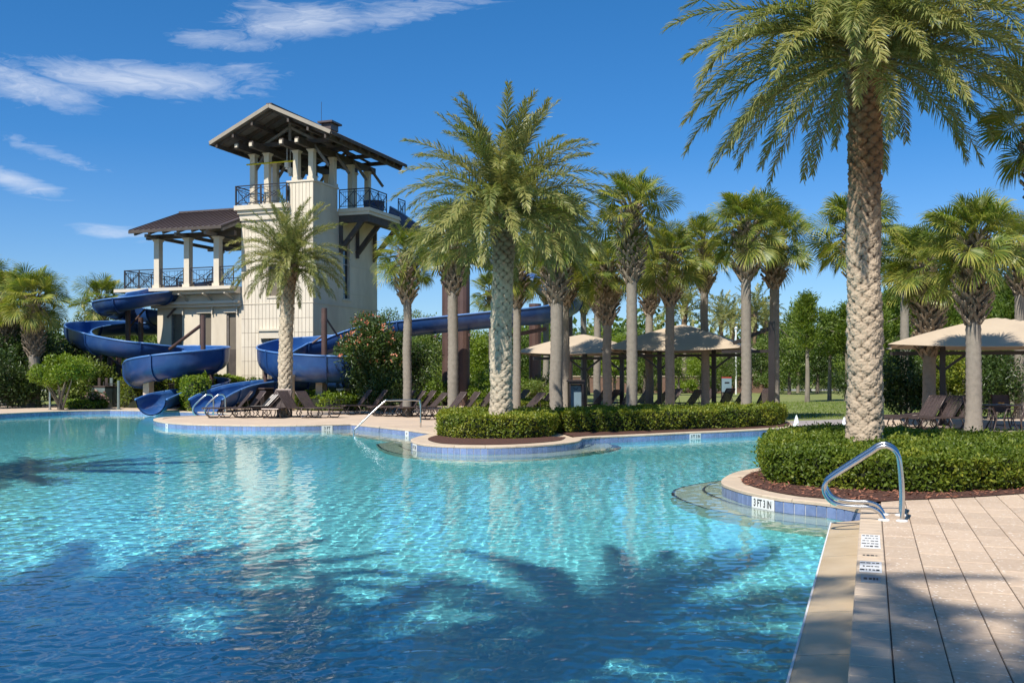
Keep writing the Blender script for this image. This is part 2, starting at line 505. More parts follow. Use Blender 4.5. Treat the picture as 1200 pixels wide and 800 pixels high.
def leaf_arrays(C, D, N, ln, wd, fold=0.25):
    """rhombic leaves at C, pointing along D, facing N; ln, wd arrays"""
    n = len(C)
    D = norm(D)
    S = norm(np.cross(D, N))
    Nn = np.cross(S, D)
    ln = np.asarray(ln).reshape(-1, 1) * np.ones((n, 1))
    wd = np.asarray(wd).reshape(-1, 1) * np.ones((n, 1))
    p0 = C
    p1 = C + D * ln * 0.45 + S * wd * 0.5 + Nn * wd * fold
    p2 = C + D * ln
    p3 = C + D * ln * 0.45 - S * wd * 0.5 + Nn * wd * fold
    V = np.stack([p0, p1, p2, p3], axis=1).reshape(-1, 3)
    i = np.arange(n)[:, None] * 4
    F = np.concatenate([i + np.array([[0, 1, 2]]), i + np.array([[0, 2, 3]])], axis=1).reshape(-1, 3)
    return V, F


def rand_unit(n, r=rng):
    v = r.normal(size=(n, 3))
    return norm(v)


def spline(pts, per=8, closed=False):
    """Catmull-Rom through points"""
    P = [Vector(p) for p in pts]
    n = len(P)
    out = []
    rngi = range(n) if closed else range(n - 1)
    for i in rngi:
        p0 = P[(i - 1) % n] if (closed or i > 0) else P[i] * 2 - P[i + 1]
        p1, p2 = P[i], P[(i + 1) % n]
        p3 = P[(i + 2) % n] if (closed or i < n - 2) else P[i + 1] * 2 - P[i]
        for k in range(per):
            t = k / per
            out.append(0.5 * ((2 * p1) + (p2 - p0) * t + (2 * p0 - 5 * p1 + 4 * p2 - p3) * t * t + (3 * p1 - p0 - 3 * p2 + p3) * t ** 3))
    if not closed: out.append(P[-1])
    return out


def resample(pts, step):
    out = [pts[0].copy()]
    acc = 0.0
    for a, b in zip(pts[:-1], pts[1:]):
        d = (b - a).length
        while acc + d >= step:
            f = (step - acc) / d
            a = a.lerp(b, f)
            out.append(a.copy())
            d = (b - a).length
            acc = 0.0
        acc += d
    if (out[-1] - pts[-1]).length > step * 0.3: out.append(pts[-1].copy())
    return out


def offset2d(pts, d, closed=False):
    """offset polyline to its left by d (2d)"""
    out = []
    n = len(pts)
    for i in range(n):
        if closed:
            t = pts[(i + 1) % n] - pts[i - 1]
        else:
            t = pts[min(i + 1, n - 1)] - pts[max(i - 1, 0)]
        t = Vector((t.x, t.y)).normalized()
        out.append(Vector((pts[i].x - t.y * d, pts[i].y + t.x * d, pts[i].z)))
    return out


def flat(name, loops, z, mat, parent=None, **kw):
    """horizontal sheet bounded by loops[0], with holes loops[1:]"""
    L3 = [[Vector((p[0], p[1], 0)) for p in lp] for lp in loops]
    tri = tessellate_polygon(L3)
    V = [(p.x, p.y, z) for lp in L3 for p in lp]
    F = []
    for t in tri:
        a, b, c = [Vector(V[i]) for i in t]
        F.append(tuple(t) if (b - a).cross(c - a).z > 0 else tuple(t[::-1]))
    mb = MB()
    mb.add(V, F)
    return mb.build(name, mat, parent, **kw)


def inside(poly, x, y):
    px = np.array([p[0] for p in poly]); pyy = np.array([p[1] for p in poly])
    res = np.zeros(len(x), dtype=bool)
    j = len(px) - 1
    for i in range(len(px)):
        c = ((pyy[i] > y) != (pyy[j] > y)) & (x < (px[j] - px[i]) * (y - pyy[i]) / (pyy[j] - pyy[i] + 1e-12) + px[i])
        res ^= c
        j = i
    return res
# ============================================================ POOL, DECK, GROUND
WATER_Z = -0.185
FLOOR_Z = -1.15


def uv(u, v, z=0.0):
    return UD * u + VD * v + Vector((0, 0, z))


V_EDGE = -0.11
V_WATER = -0.434
E1 = g(1009, 596)
uE = E1.dot(UD)
E0 = uv(-9.0, V_EDGE)
E1 = uv(uE, V_EDGE)

seg_straight = [E0, E1]
ring1_px = [(1009, 596), (985, 591), (960, 587.4), (936, 585), (912, 582.3), (880, 576.3), (858, 570), (847, 565), (850, 558.5), (865, 552), (897, 546), (921, 537), (934, 524)]
seg_ring1 = spline([E1] + [g(*p) for p in ring1_px[1:]], 6)
seg_beach = [g(934, 524), g(934, 516), g(931, 509), g(930, 500)]
seg_far = spline([g(*p) for p in [(930, 500), (900, 502), (850, 504.5), (812, 506), (765, 508.3), (725, 510), (700, 511), (682, 512.5)]], 4)
seg_ring2 = spline([g(*p) for p in [(682, 512.5), (676, 516.3), (655, 519), (620, 521.3), (580, 522.5), (540, 522.3), (505, 520.8), (488, 518.2), (482, 514.6), (490, 511), (509, 507.4)]], 6)
seg_left = [g(509, 507.4), g(495, 505.5), g(478, 503.2), g(445, 499.7), g(411, 496.2)]
seg_tip = spline([g(*p) for p in [(411, 496.2), (360, 497.6), (315, 498), (270, 497.5), (225, 496.6), (195, 494.5), (181, 491.6), (184, 489.4), (205, 487.6), (245, 486.2), (268, 485.6)]], 5)
seg_back = [g(268, 485.6), g(271, 484.6), g(262, 483.6), g(230, 482.4), g(190, 481), g(160, 480.4), g(129, 480)]
seg_lfar = spline([g(*p) for p in [(129, 480), (95, 480.6), (60, 481.6), (0, 484.2), (-60, 488), (-110, 493)]], 4)
seg_off = [Vector((-19.5, 31, 0)), Vector((-20.5, 24, 0)), Vector((-17, 15.5, 0)), Vector((-12.2, 10, 0)), Vector((-8.2, 6.2, 0)), Vector((-5.6, 2.5, 0)), Vector((-4.6, -2, 0)), Vector((-5.6, -9, 0))]
segs = [seg_straight, seg_ring1, seg_beach, seg_far, seg_ring2, seg_left, seg_tip, seg_back, seg_lfar, seg_off]
outline = []
for s_ in segs:
    for p in s_:
        p = Vector((p.x, p.y, 0))
        if not outline or (p - outline[-1]).length > 0.02: outline.append(p)
outline2 = [(p.x, p.y) for p in outline]

# pool shell: floor, walls
flat('pool_floor', [[(p.x, p.y) for p in offset2d(outline, -0.05, closed=True)]], FLOOR_Z, M['poolfloor'], kind='structure')
mb = MB()
N_ = len(outline)
wl_ = offset2d(outline, -0.035, closed=True)
vs = [(p.x, p.y, -0.03) for p in wl_] + [(p.x, p.y, FLOOR_Z) for p in wl_]
mb.add(vs, [(i, (i + 1) % N_, (i + 1) % N_ + N_, i + N_) for i in range(N_)])
pool_wall = mb.build('pool_wall', M['poolfloor'], kind='structure')

# water surface: real ripples; the sun is refracted through them onto the pool floor
mw, T = newmat('pool water')
fr = T.n('ShaderNodeFresnel', {'IOR': 1.333})
rf = T.n('ShaderNodeBsdfRefraction', {'IOR': 1.333, 'Roughness': 0.0, 'Color': (0.78, 0.975, 0.99, 1)})
gl = T.n('ShaderNodeBsdfGlossy', {'Color': (1, 1, 1, 1), 'Roughness': 0.015})
finish(mw, T, T.n('ShaderNodeMixShader', {0: fr.outputs[0], 1: rf.outputs[0], 2: gl.outputs[0]}).outputs[0])


def ripples(X, Y, seed=5):
    r_ = np.random.default_rng(seed)
    Z = np.zeros_like(X)
    for k in range(84):
        lam = np.exp(r_.uniform(np.log(.07), np.log(.36)))
        th_ = r_.uniform(0, 6.28)
        kk = 2 * np.pi / lam
        amp = .00125 * lam ** 0.80 * r_.uniform(.5, 1.2)
        Z += amp * np.sin(kk * (np.cos(th_) * X + np.sin(th_) * Y) + r_.uniform(0, 6.28) + .7 * np.sin(X * .9 + k) + .7 * np.sin(Y * .7 + k * 2))
    gust = .75 + .35 * np.sin(X * .35 + 1.2 * np.sin(Y * .21)) * np.sin(Y * .33 + .9)
    return Z * gust


NR_, NC_ = 860, 560
tt_ = np.linspace(-.85, .47, NC_)
yy_ = 3.6 * np.exp(np.linspace(0, np.log(47 / 3.6), NR_))
TT, YY = np.meshgrid(tt_, yy_, indexing='xy')
XX = TT * YY
V = np.stack([XX, YY, ripples(XX, YY) + WATER_Z], -1).reshape(-1, 3)
ins_ = inside(outline2, XX.ravel(), YY.ravel()).reshape(NR_, NC_)
i, j = np.meshgrid(np.arange(NR_ - 1), np.arange(NC_ - 1), indexing='ij')
keep = (ins_[:-1, :-1] | ins_[1:, :-1] | ins_[:-1, 1:] | ins_[1:, 1:]).ravel()
F = np.stack([i * NC_ + j, i * NC_ + j + 1, (i + 1) * NC_ + j + 1, (i + 1) * NC_ + j], -1).reshape(-1, 4)[keep]
used = np.unique(F)
remap = np.full(len(V), -1); remap[used] = np.arange(len(used))
V1, F1 = V[used], remap[F]
gx, gy = np.meshgrid(np.arange(-24, 4.01, .35), np.arange(-9.5, 36, .35), indexing='ij')
V2 = np.stack([gx, gy, np.full(gx.shape, WATER_Z)], -1).reshape(-1, 3)
a_, b__ = gx.shape
i, j = np.meshgrid(np.arange(a_ - 1), np.arange(b__ - 1), indexing='ij')
cx_, cy_ = gx[:-1, :-1] + .175, gy[:-1, :-1] + .175
k2 = inside(outline2, cx_.ravel(), cy_.ravel()) & ~((cy_.ravel() > 3.6) & (cx_.ravel() > -.85 * cy_.ravel()))
F2 = np.stack([i * b__ + j, (i + 1) * b__ + j, (i + 1) * b__ + j + 1, i * b__ + j + 1], -1).reshape(-1, 4)[k2] + len(V1)
water = link('water', np_mesh('water', np.concatenate([V1, V2]), np.concatenate([F1, F2]), None, True), mw, kind='structure')
water.cycles.is_caustics_caster = True
sl.cycles.is_caustics_light = True

# near gutter ledge beside the deck
fnl = lambda u, v, z: uv(u, v, z)
mb = MB()
for k in range(0, 18):
    u0, u1 = -9 + k * (uE + 9 - 0.02) / 18, -9 + (k + 1) * (uE + 9 - 0.02) / 18 - 0.006
    P = [uv(u0, V_EDGE + 0.01, -0.13), uv(u1, V_EDGE + 0.01, -0.13), uv(u1, V_WATER + .03, -0.165), uv(u0, V_WATER + .03, -0.165), uv(u1, V_WATER, -0.175), uv(u0, V_WATER, -0.175),
         uv(u1, V_WATER, -1.14), uv(u0, V_WATER, -1.14)]
    mb.add(P, [(0, 3, 2, 1), (3, 5, 4, 2), (5, 7, 6, 4)])
mb.add([uv(uE - .01, V_EDGE, -.13), uv(uE - .01, V_WATER, -.175), uv(uE - .01, V_WATER, -1.1), uv(uE - .01, V_EDGE, -1.1)], [(0, 1, 2, 3)])
mb.build('pool_ledge', M['ledge'], kind='structure')
mb = MB()
mb.beam(uv(-9, V_WATER - .006, -0.181), uv(uE, V_WATER - .006, -0.181), .014, .022)
mb.build('white_waterline_trim', M['white'], bpy.data.objects['pool_ledge'])
mb = MB()
mb.add([uv(-9, V_EDGE, -.02), uv(uE, V_EDGE, -.02), uv(uE, V_EDGE, -.16), uv(-9, V_EDGE, -.16)], [(0, 1, 2, 3)])
mb.build('coping_riser', M['coping'], bpy.data.objects['pool_ledge'])


# submerged steps with dark tile nosing
def under(px, py, z):
    """point at height z under the water that shows at px, py once the surface has bent the sight line"""
    p = g(px, py, WATER_Z)
    d = Vector((p.x, p.y, 0)); hd = d.length
    sinr = hd / math.hypot(hd, EYE - WATER_Z) / 1.333
    q = p + d.normalized() * ((WATER_Z - z) * sinr / math.sqrt(1 - sinr * sinr))
    return Vector((q.x, q.y, z))


def step(name, outer_px, close_px, ztop, smooth=5):
    arc = spline([under(px, py, ztop) for px, py in outer_px], smooth)
    clos = [under(px, py, ztop) for px, py in close_px]
    loop = [(p.x, p.y) for p in arc + clos]
    top = flat(name, [loop], ztop, M['stepfloor'], kind='structure')
    mb = MB()
    n = len(arc)
    mb.add([(p.x, p.y, ztop) for p in arc] + [(p.x, p.y, FLOOR_Z) for p in arc], [(i, i + 1, i + 1 + n, i + n) for i in range(n - 1)])
    mb.build('step_riser', M['stepfloor'], top)
    # orientation independent nosing: a thin raised strip just inside the edge
    c = sum((Vector((p.x, p.y, 0)) for p in arc + clos), Vector()) / (len(arc) + len(clos))
    inn = [p + (c - Vector((p.x, p.y, 0))).normalized() * 0.05 for p in arc]
    mb = MB()
    mb.add([(p.x, p.y, ztop + .006) for p in arc] + [(p.x, p.y, ztop + .006) for p in inn], [(i, i + 1, i + 1 + n, i + n) for i in range(n - 1)])
    mb.build('step_nosing', M['steptile'], top)
    return top


step('pool_step', [(973, 617), (940, 613), (900, 608), (850, 600.5), (815, 592), (792, 583), (787, 577), (795, 571.5), (820, 566), (850, 562), (885, 556)], [(960, 556), (1030, 590)], -0.38)
step('pool_step', [(985, 608), (940, 604), (900, 598.5), (860, 590), (832, 580), (823, 573), (834, 566), (862, 560), (890, 555)], [(960, 556), (1030, 590)], -0.255)
step('pool_step', [(441, 520), (446, 525), (460, 530), (485, 533.5), (540, 536.3), (600, 536.5), (660, 533.5), (703, 528), (719, 523), (712, 519), (697, 517)], [(660, 516), (520, 516), (470, 516)], -0.38)
step('pool_step', [(466, 521.5), (478, 527), (500, 530), (560, 532.3), (620, 531.4), (670, 527), (694, 521), (690, 517.5)], [(650, 518), (520, 518)], -0.255)
step('pool_step', [(300, 504.5), (350, 505), (385, 506.3), (413, 509), (447, 514), (470, 517.5)], [(505, 511), (411, 498.5), (300, 500)], -0.36)

for o_ in bpy.data.objects:
    if o_.name.split('.')[0] in ('pool_floor', 'pool_wall', 'pool_step', 'step_riser', 'step_nosing', 'pool_ledge'):
        o_.cycles.is_caustics_receiver = True

# coping: near ring in single stones, far runs joined
coping_near = thing('pool_coping', 'beige stone coping round the near planter and along the near pool edge', 'pool coping')
tile_near = thing('waterline_tiles', 'blue square waterline tiles on the near planter wall', 'tile band')


def coping_run(pts, step_, obj_parent, width=0.30, mbj=None):
    pts = resample([Vector((p.x, p.y, 0)) for p in pts], step_ / 3)
    inn = offset2d(pts, 0.018)
    out = offset2d(pts, -width)
    k = 0
    while k < len(pts) - 1:
        e = min(k + 3, len(pts) - 1)
        mbx = MB() if mbj is None else mbj
        V, F = [], []
        idx = list(range(k, e + 1))
        for q, i in enumerate(idx):
            t = 0.004 if q == 0 else (-0.004 if q == len(idx) - 1 else 0)
            dr = (pts[min(i + 1, len(pts) - 1)] - pts[max(i - 1, 0)]).normalized() * t
            for (base, z) in ((inn, -0.045), (inn, -0.012), (None, 0.0), (out, 0.0), (out, -0.045)):
                p = (inn[i] * 0.93 + out[i] * 0.07) if base is None else base[i]
                V.append((p.x + dr.x, p.y + dr.y, z))
        for q in range(len(idx) - 1):
            for j in range(4):
                F.append((q * 5 + j, (q + 1) * 5 + j, (q + 1) * 5 + j + 1, q * 5 + j + 1))
        l = (len(idx) - 1) * 5
        F.append((0, 1, 2, 3, 4)); F.append((l + 4, l + 3, l + 2, l + 1, l))
        F.append(None) if False else None
        F = [f for f in F if f]
        mbx.add(V, F, var=random.uniform(-.05, .05))
        if mbj is None:
            mbx.build('coping_stone', M['coping'], obj_parent)
        k = e


coping_run(seg_ring1, 0.55, coping_near)
# straight coping of narrow stones along the near edge
k = 0
u = 2.6
while u < uE:
    w = 0.203
    mbx = MB().chbox(u + .003, V_EDGE, min(u + w, uE + .05) - .003, 0.110, -0.05, 0.001, 0.008, lambda a, b, z: uv(a, b, z))
    mbx.build('coping_stone', M['coping'], coping_near)
    u += w
far_coping = thing('pool_coping', 'pale coping along the far pool edges and round the middle planter', 'pool coping')
mbj = MB()
for s_ in (seg_far, seg_left, seg_tip, seg_back, seg_lfar, seg_off):
    coping_run(s_, 0.9, None, 0.30 if s_ is not seg_far else 0.26, mbj)
mbj.build('coping_run', M['coping'], far_coping, kind='stuff')
mbj = MB()
coping_run(seg_ring2, 0.7, None, 0.42, mbj)
mbj.build('planter_coping', M['coping'], far_coping, kind='stuff')


def tiles(pts, parent, joined=None, skip=(), z0=-0.192, z1=-0.047, st=0.1535):
    """square tiles set side by side along a run; skip = list of arc index ranges left to plaques"""
    pts = resample([Vector((p.x, p.y, 0)) for p in pts], st)
    wallp = offset2d(pts, 0.001)
    mbg = MB()
    n = len(pts)
    mbg.add([(p.x, p.y, z1) for p in wallp] + [(p.x, p.y, z0) for p in wallp], [(i, i + 1, i + 1 + n, i + n) for i in range(n - 1)])
    mbg.build('grout_bed', M['grout'], parent)
    for i in range(n - 1):
        if i in skip: continue
        a, b = pts[i], pts[i + 1]
        if (b - a).length < st * .6: continue
        t = (b - a).normalized()
        nrm = Vector((-t.y, t.x, 0))
        q = 0.0045
        a2, b2 = a + t * q, b - t * q
        mbx = joined if joined is not None else MB()
        V = []
        for (p0, p1, off, zz0, zz1) in ((a2, b2, 0.004, z0 + .003, z1 - .002), (a2 + t * .004, b2 - t * .004, 0.012, z0 + .007, z1 - .006)):
            p0 = p0 + nrm * off; p1 = p1 + nrm * off
            V += [(p0.x, p0.y, zz0), (p1.x, p1.y, zz0), (p1.x, p1.y, zz1), (p0.x, p0.y, zz1)]
        mbx.add(V, [(4, 5, 6, 7), (0, 1, 5, 4), (1, 2, 6, 5), (2, 3, 7, 6), (3, 0, 4, 7)], var=random.uniform(-.14, .14) if joined is not None else 0.0)
        if joined is None: mbx.build('tile', M['tile'], parent)
    return pts


tp = tiles(seg_ring1[:-8], tile_near, skip=(-1,))
far_tiles = thing('waterline_tiles', 'blue waterline tiles along the far pool edges and middle planter', 'tile band')
mbj = MB()
for s_ in (seg_far, seg_ring2, seg_left, seg_tip, seg_back, seg_lfar):
    tiles(s_, far_tiles, mbj, z0=-0.192)
mbj.build('tile_run', M['tile'], far_tiles, kind='stuff')


# depth plaques with lettering
def text_mesh(body, size, depth=0.001):
    cu = bpy.data.curves.new('lettering', 'FONT')
    cu.body = body
    cu.size = size
    cu.align_x = 'CENTER'
    cu.align_y = 'CENTER'
    cu.extrude = depth
    cu.offset = size * 0.018
    tmp = bpy.data.objects.new('tmp', cu)
    me = bpy.data.meshes.new_from_object(tmp)
    bpy.data.objects.remove(tmp)
    return me


def plaque(px, py, w, h, body, size, label, poly, zc=-0.122, sx=1.0):
    p = g(px, py, zc)
    best = min(range(len(poly) - 1), key=lambda i: ((poly[i] + poly[i + 1]) / 2 - Vector((p.x, p.y, 0))).length)
    lo, hi = max(best - 3, 0), min(best + 4, len(poly) - 1)
    t = (poly[hi] - poly[lo]).normalized()
    nrm = Vector((-t.y, t.x, 0))
    c = (poly[best] + poly[best + 1]) / 2
    ang = math.atan2(-t.y, -t.x)
    th = thing('depth_plaque', label, 'depth marker', (c.x + nrm.x * .012, c.y + nrm.y * .012, zc), ang)
    mb = MB().chbox(-w / 2, -h / 2, w / 2, h / 2, 0, 0.012, 0.003)
    me = mb.mesh('plaque_face')
    rot = Matrix.Rotation(R(90), 4, 'X')
    me.transform(rot)
    link('plaque_face', me, M['white'], th)
    o = link('lettering', text_mesh(body, size), M['ink'], th)
    o.location = (0, -0.0135, -0.002)
    o.rotation_euler = (R(90), 0, 0)
    o.scale = (sx, 1, 1)
    return th


pl1 = plaque(894.5, 589.5, 0.46, 0.145, '3 FT 3 IN', 0.135, 'white plaque reading 3 FT 3 IN on the near planter tiles', tp, zc=-.118, sx=.70)
tpf = resample([Vector((p.x, p.y, 0)) for p in seg_far], .15)
plaque(816.5, 511.5, 0.42, 0.15, '3 FT 3 IN', 0.12, 'small white depth plaque on the far pool wall below the long hedge', tpf, sx=.75)
tpr = resample([Vector((p.x, p.y, 0)) for p in seg_ring2], .15)
plaque(495, 524, 0.42, 0.15, '3 FT 3 IN', 0.12, 'white depth plaque at the left end of the middle planter wall', tpr, sx=.75)
tpt = resample([Vector((p.x, p.y, 0)) for p in seg_tip], .15)
plaque(386, 501.5, 0.36, 0.15, '3 FT', 0.13, 'white depth plaque on the tiled wall left of the sloping handrail', tpt, sx=.9)
plaque(196, 499, 0.22, 0.15, '3 FT', 0.09, 'narrow depth plaque at the left tip of the lounging island', tpt, sx=.6)
tpl = resample([Vector((p.x, p.y, 0)) for p in seg_left], .15)
plaque(480, 508, 0.24, 0.16, '3 FT', 0.09, 'narrow depth plaque on the angled wall beside the middle planter', tpl, sx=.6)

# warning plaques let into the near coping (their print is too worn to read: bars and blocks)
for (uu0, uu1, mat_, lab, rows) in ((9.50, 10.28, 'white', 'white worn warning plaque in the coping nearest the steel handrails', 5), (9.02, 9.16, 'coping', 'narrow faded plaque strip between the two white deck plaques', 1),
                              (8.34, 8.80, 'white', 'white worn depth plaque in the coping, second from the handrails', 3), (7.93, 8.17, 'kiosk', 'narrow grey plaque strip in the coping, farthest from the handrails', 1)):
    c = uv((uu0 + uu1) / 2, 0.0, 0.0015)
    th = thing('deck_plaque', lab, 'deck plaque', c, math.atan2(UD.y, UD.x))
    hu = (uu1 - uu0) / 2
    hv = 0.085 if rows > 1 else 0.07
    MB().chbox(-hu, -hv, hu, hv, 0, 0.006, 0.002).build('plaque_face', M[mat_], th)
    mb = MB()
    rr = random.Random(int(uu0 * 10))
    for r_ in range(rows):
        x = -hu + (r_ + .5) * 2 * hu / rows
        y = -hv * .78
        while y < hv * .7:
            l = rr.uniform(.01, .04)
            hh = 0.3 * hu / rows if r_ else .45 * hu / rows
            mb.box((x, y + l / 2, 0.0066), (hh * 2 * rr.uniform(.6, 1), l, 0.0016))
            y += l + rr.uniform(.006, .014)
    mb.build('print', M['ink'], th, kind='stuff')

# pavers near the camera
bed1_outer = offset2d([Vector((p.x, p.y, 0)) for p in seg_ring1], -0.28)
bed1 = [(p.x, p.y) for p in bed1_outer[4:]] + [(p.x, p.y) for p in (g(960, 512), g(1040, 514.5), g(1100, 520), g(1200, 521), g(1400, 524), g(1420, 560), g(1300, 573), g(1200, 578.5), g(1150, 582), g(1100, 584.5), g(1060, 586), g(1035, 588), g(1018, 589))]
deck_struct = MB()
pav_far = MB()
pav = thing('paved_deck', None, None)
pav['kind'] = 'structure'
PW = 0.283
cnt = 0
inst = None
for col_ in range(0, 34):
    v0 = 0.115 + col_ * PW
    u = -8.0 - (0.31 if col_ % 2 else 0.0)
    while u < 16.0:
        c = uv(u + .305, v0 + PW / 2)
        cx, cy_ = c.x, c.y
        cr_ = [uv(u + a_, v0 + b_) for a_ in (0, .305, .61) for b_ in (0, PW)]
        ins_ = inside(bed1, np.array([q.x for q in cr_]), np.array([q.y for q in cr_])).all()
        if not ins_ and cy_ < 13.6:
            pxx = 600 + cx / max(cy_, .1) * FPX
            pyy = 440 + EYE * FPX / max(cy_, .1)
            vis = cy_ > 3.9 and pxx < 1290 and pyy < 900
            if vis and cnt < 300:
                if inst is None:
                    inst = MB().chbox(-.2990, -PW / 2 + .0035, .2990, PW / 2 - .0035, -0.012, 0.0, 0.004).mesh('paver')
                o = link('paver', inst, M['paver'], pav)
                o.location = (cx, cy_, random.uniform(-.0012, .0012))
                o.rotation_euler = (0, 0, math.atan2(UD.y, UD.x))
                cnt += 1
            else:
                pav_far.chbox(u + .0025, v0 + .0035, u + .6075, v0 + PW - .0035, -0.012, 0.0, 0.004, lambda a, b, z: uv(a, b, z), var=random.uniform(-.04, .04))
        u += 0.61
pav_far.build('paver_run', M['paver'], pav, kind='stuff')
pavbed = [uv(-8.5, .11), uv(13.8, .11), uv(13.8, 9.8), uv(-8.5, 9.8)]
flat('paver_joint_bed', [[(p.x, p.y) for p in pavbed]], -0.013, M['deckgap'], pav)

deck_outer = [g(-500, 476), g(-200, 474.5), g(0, 474), g(130, 473.6), g(260, 473.4), g(420, 474), g(520, 474), g(700, 475), g(860, 479), g(905, 489), g(925, 492.5), g(960, 491.5), g(1000, 490), g(1080, 489.5), g(1200, 489), g(1500, 489)]
deck_outer = [(p.x, p.y) for p in deck_outer] + [(34, 20), (34, -22), (-34, -22), (-42, 20)]
flat('deck', [deck_outer, outline2[::-1]], -0.02, M['deck'], kind='structure')
inner_deck = [(x, y) for x, y in deck_outer]
flat('lawn', [[(-900, -200), (900, -200), (900, 2200), (-900, 2200)], inner_deck[::-1]], -0.045, M['grass'], kind='structure')
wp = [g(931, 507.5), g(930, 499.5), g(925, 492.6), g(960, 491.6), g(1000, 490.2), g(1016, 491), g(1014, 500), g(1002, 505), g(985, 507.5)]
flat('concrete_path', [[(p.x, p.y) for p in wp]], -0.012, M['wetpath'], kind='structure')

# beds
def bed(name, loop, z=0.012):
    return flat(name, [loop], z, M['mulch'], kind='structure')


bed('mulch_bed', bed1)
r2 = [Vector((p.x, p.y, 0)) for p in seg_ring2]
bed2 = [(p.x, p.y) for p in offset2d(r2, -0.40)]
bed('mulch_bed', bed2)
sf = offset2d([Vector((p.x, p.y, 0)) for p in seg_far], -0.24)
bed3 = [(p.x, p.y) for p in sf] + [(p.x, p.y) for p in (g(650, 505), g(655, 497), g(760, 496), g(850, 494.5), g(905, 493.2), g(926, 496))]
bed('mulch_bed', bed3)

# loose bark chips on the near bed
n = 9000
xs = rng.uniform(2.8, 10.5, n); ys = rng.uniform(10.8, 17.5, n)
ok = inside(bed1, xs, ys)
xs, ys = xs[ok], ys[ok]
n = len(xs)
C = np.stack([xs, ys, rng.uniform(.014, .034, n)], 1)
D = rand_unit(n); D[:, 2] *= .25
Nn = np.tile([[0, 0, 1.0]], (n, 1)) + rand_unit(n) * .5
Vv, Ff = leaf_arrays(C, D, Nn, rng.uniform(.03, .10, n), rng.uniform(.015, .035, n), .1)
link('bark_chips', np_mesh('bark_chips', Vv, Ff, np.repeat(rng.uniform(-.5, .7, n), 2)), M['chip'], kind='stuff')
# ============================================================ TOWER AND TERRACE BUILDING
BO = Vector((-10.58, 53.0, 0.0))


def B(v, d, z=0.0):
    return BO + VD * v + UD * d + Vector((0, 0, z))


def bbox(mb, v0, v1, d0, d1, z0, z1, var=0.0):
    c = B((v0 + v1) / 2, (d0 + d1) / 2, (z0 + z1) / 2)
    return mb.box(c, (abs(v1 - v0), abs(d1 - d0), abs(z1 - z0)), GRID, var=var)


tower = thing('slide_tower', 'cream stair tower with open timber pavilion roof rising above the water slides', 'tower')
tower_pavilion_floor = 10.8

# tower shaft with window holes on the front: built of wall strips round the openings
mb = MB()
WX0, WX1 = -2.78, -2.05        # upper front window
bbox(mb, -4.5, WX0, 0, .3, 0, 10.6); bbox(mb, WX1, 0.0, 0, .3, 0, 10.6)
bbox(mb, WX0, WX1, 0, .3, 7.55, 10.6); bbox(mb, WX0, WX1, 0, .3, 3.55, 5.85)
bbox(mb, -4.5, -4.2, .3, 7.3, 0, 10.6)
bbox(mb, -4.2, 0, 7.0, 7.3, 0, 10.6)
SW0, SW1 = 3.2, 3.95            # slit window on the right side
bbox(mb, -.3, 0, .3, SW0, 0, 10.6); bbox(mb, -.3, 0, SW1, 7.0, 0, 10.6)
bbox(mb, -.3, 0, SW0, SW1, 0, 5.9); bbox(mb, -.3, 0, SW0, SW1, 9.2, 10.6)
bbox(mb, WX0 - .1, WX1 + .0, .301, 6.9, 0, 0.02)
mb.build('wall', M['stucco'], tower)
# upper parapet block (right front) and sides
mb = MB()
bbox(mb, -1.55, 0.0, 0.0, .28, 10.6, 11.9); bbox(mb, -.28, 0, .28, 2.55, 10.6, 11.9); bbox(mb, -1.55, -1.27, .28, 2.5, 10.6, 11.9)
mb.build('parapet', M['stucco'], tower)
mb = MB()
bbox(mb, -1.62, .07, -.07, .35, 11.902, 12.0); bbox(mb, -.35, .07, .352, 2.62, 11.902, 12.0)
mb.build('parapet_cap', M['trim'], tower)
# bay ledge under the left railing
mb = MB()
bbox(mb, -4.75, -1.40, -.35, .9, 10.55, 10.8); bbox(mb, -4.62, -1.5, -.22, .8, 10.35, 10.548); bbox(mb, -4.55, -1.56, -.12, .7, 10.0, 10.348)
bbox(mb, -4.72, -.3, .9, 7.3, 10.602, 10.8)
mb.build('bay_ledge', M['trim'], tower)

# board and batten cladding, front and right side, as narrow boards with open joints
mb = MB()
rr = random.Random(3)
nb = 20
for i in range(nb):
    v0 = -4.5 + i * 4.5 / nb
    v1 = v0 + 4.5 / nb - 0.022
    zz = [0.0, .8, 1.57, 2.34, 3.11, 3.88, 4.65, 5.42, 10.0] if True else []
    for a, b_ in zip(zz[:-1], zz[1:]):
        if b_ > 6: a += 0.05
        segs_ = [(a, b_ - .02)]
        for (h0, h1, w0, w1) in ((5.85, 7.55, WX0, WX1), (0, 3.55, -2.95, -1.75)):
            if v1 > w0 and v0 < w1:
                ns = []
                for (p, q) in segs_:
                    if q <= h0 or p >= h1: ns.append((p, q)); continue
                    if p < h0: ns.append((p, h0))
                    if q > h1: ns.append((h1, q))
                segs_ = ns
        for (p, q) in segs_:
            if q - p > .05: bbox(mb, v0 + .011, v1 + .011, -.028, -.002, p, q, var=rr.uniform(-.07, .02))
mb.build('cladding_board', M['stucco_board'], tower, kind='stuff')
mb = MB()
for (a, b_, z0, z1) in ((-4.49, WX0, 0, 9.98), (WX1, -.01, 0, 9.98), (WX0, WX1, 3.6, 5.84), (WX0, WX1, 7.56, 9.98)):
    mb.add([B(a, -.0015, z0), B(b_, -.0015, z0), B(b_, -.0015, z1), B(a, -.0015, z1)], [(0, 1, 2, 3)])
mb.add([B(-1.5, -.0015, 10), B(-.01, -.0015, 10), B(-.01, -.0015, 11.85), B(-1.5, -.0015, 11.85)], [(0, 1, 2, 3)])
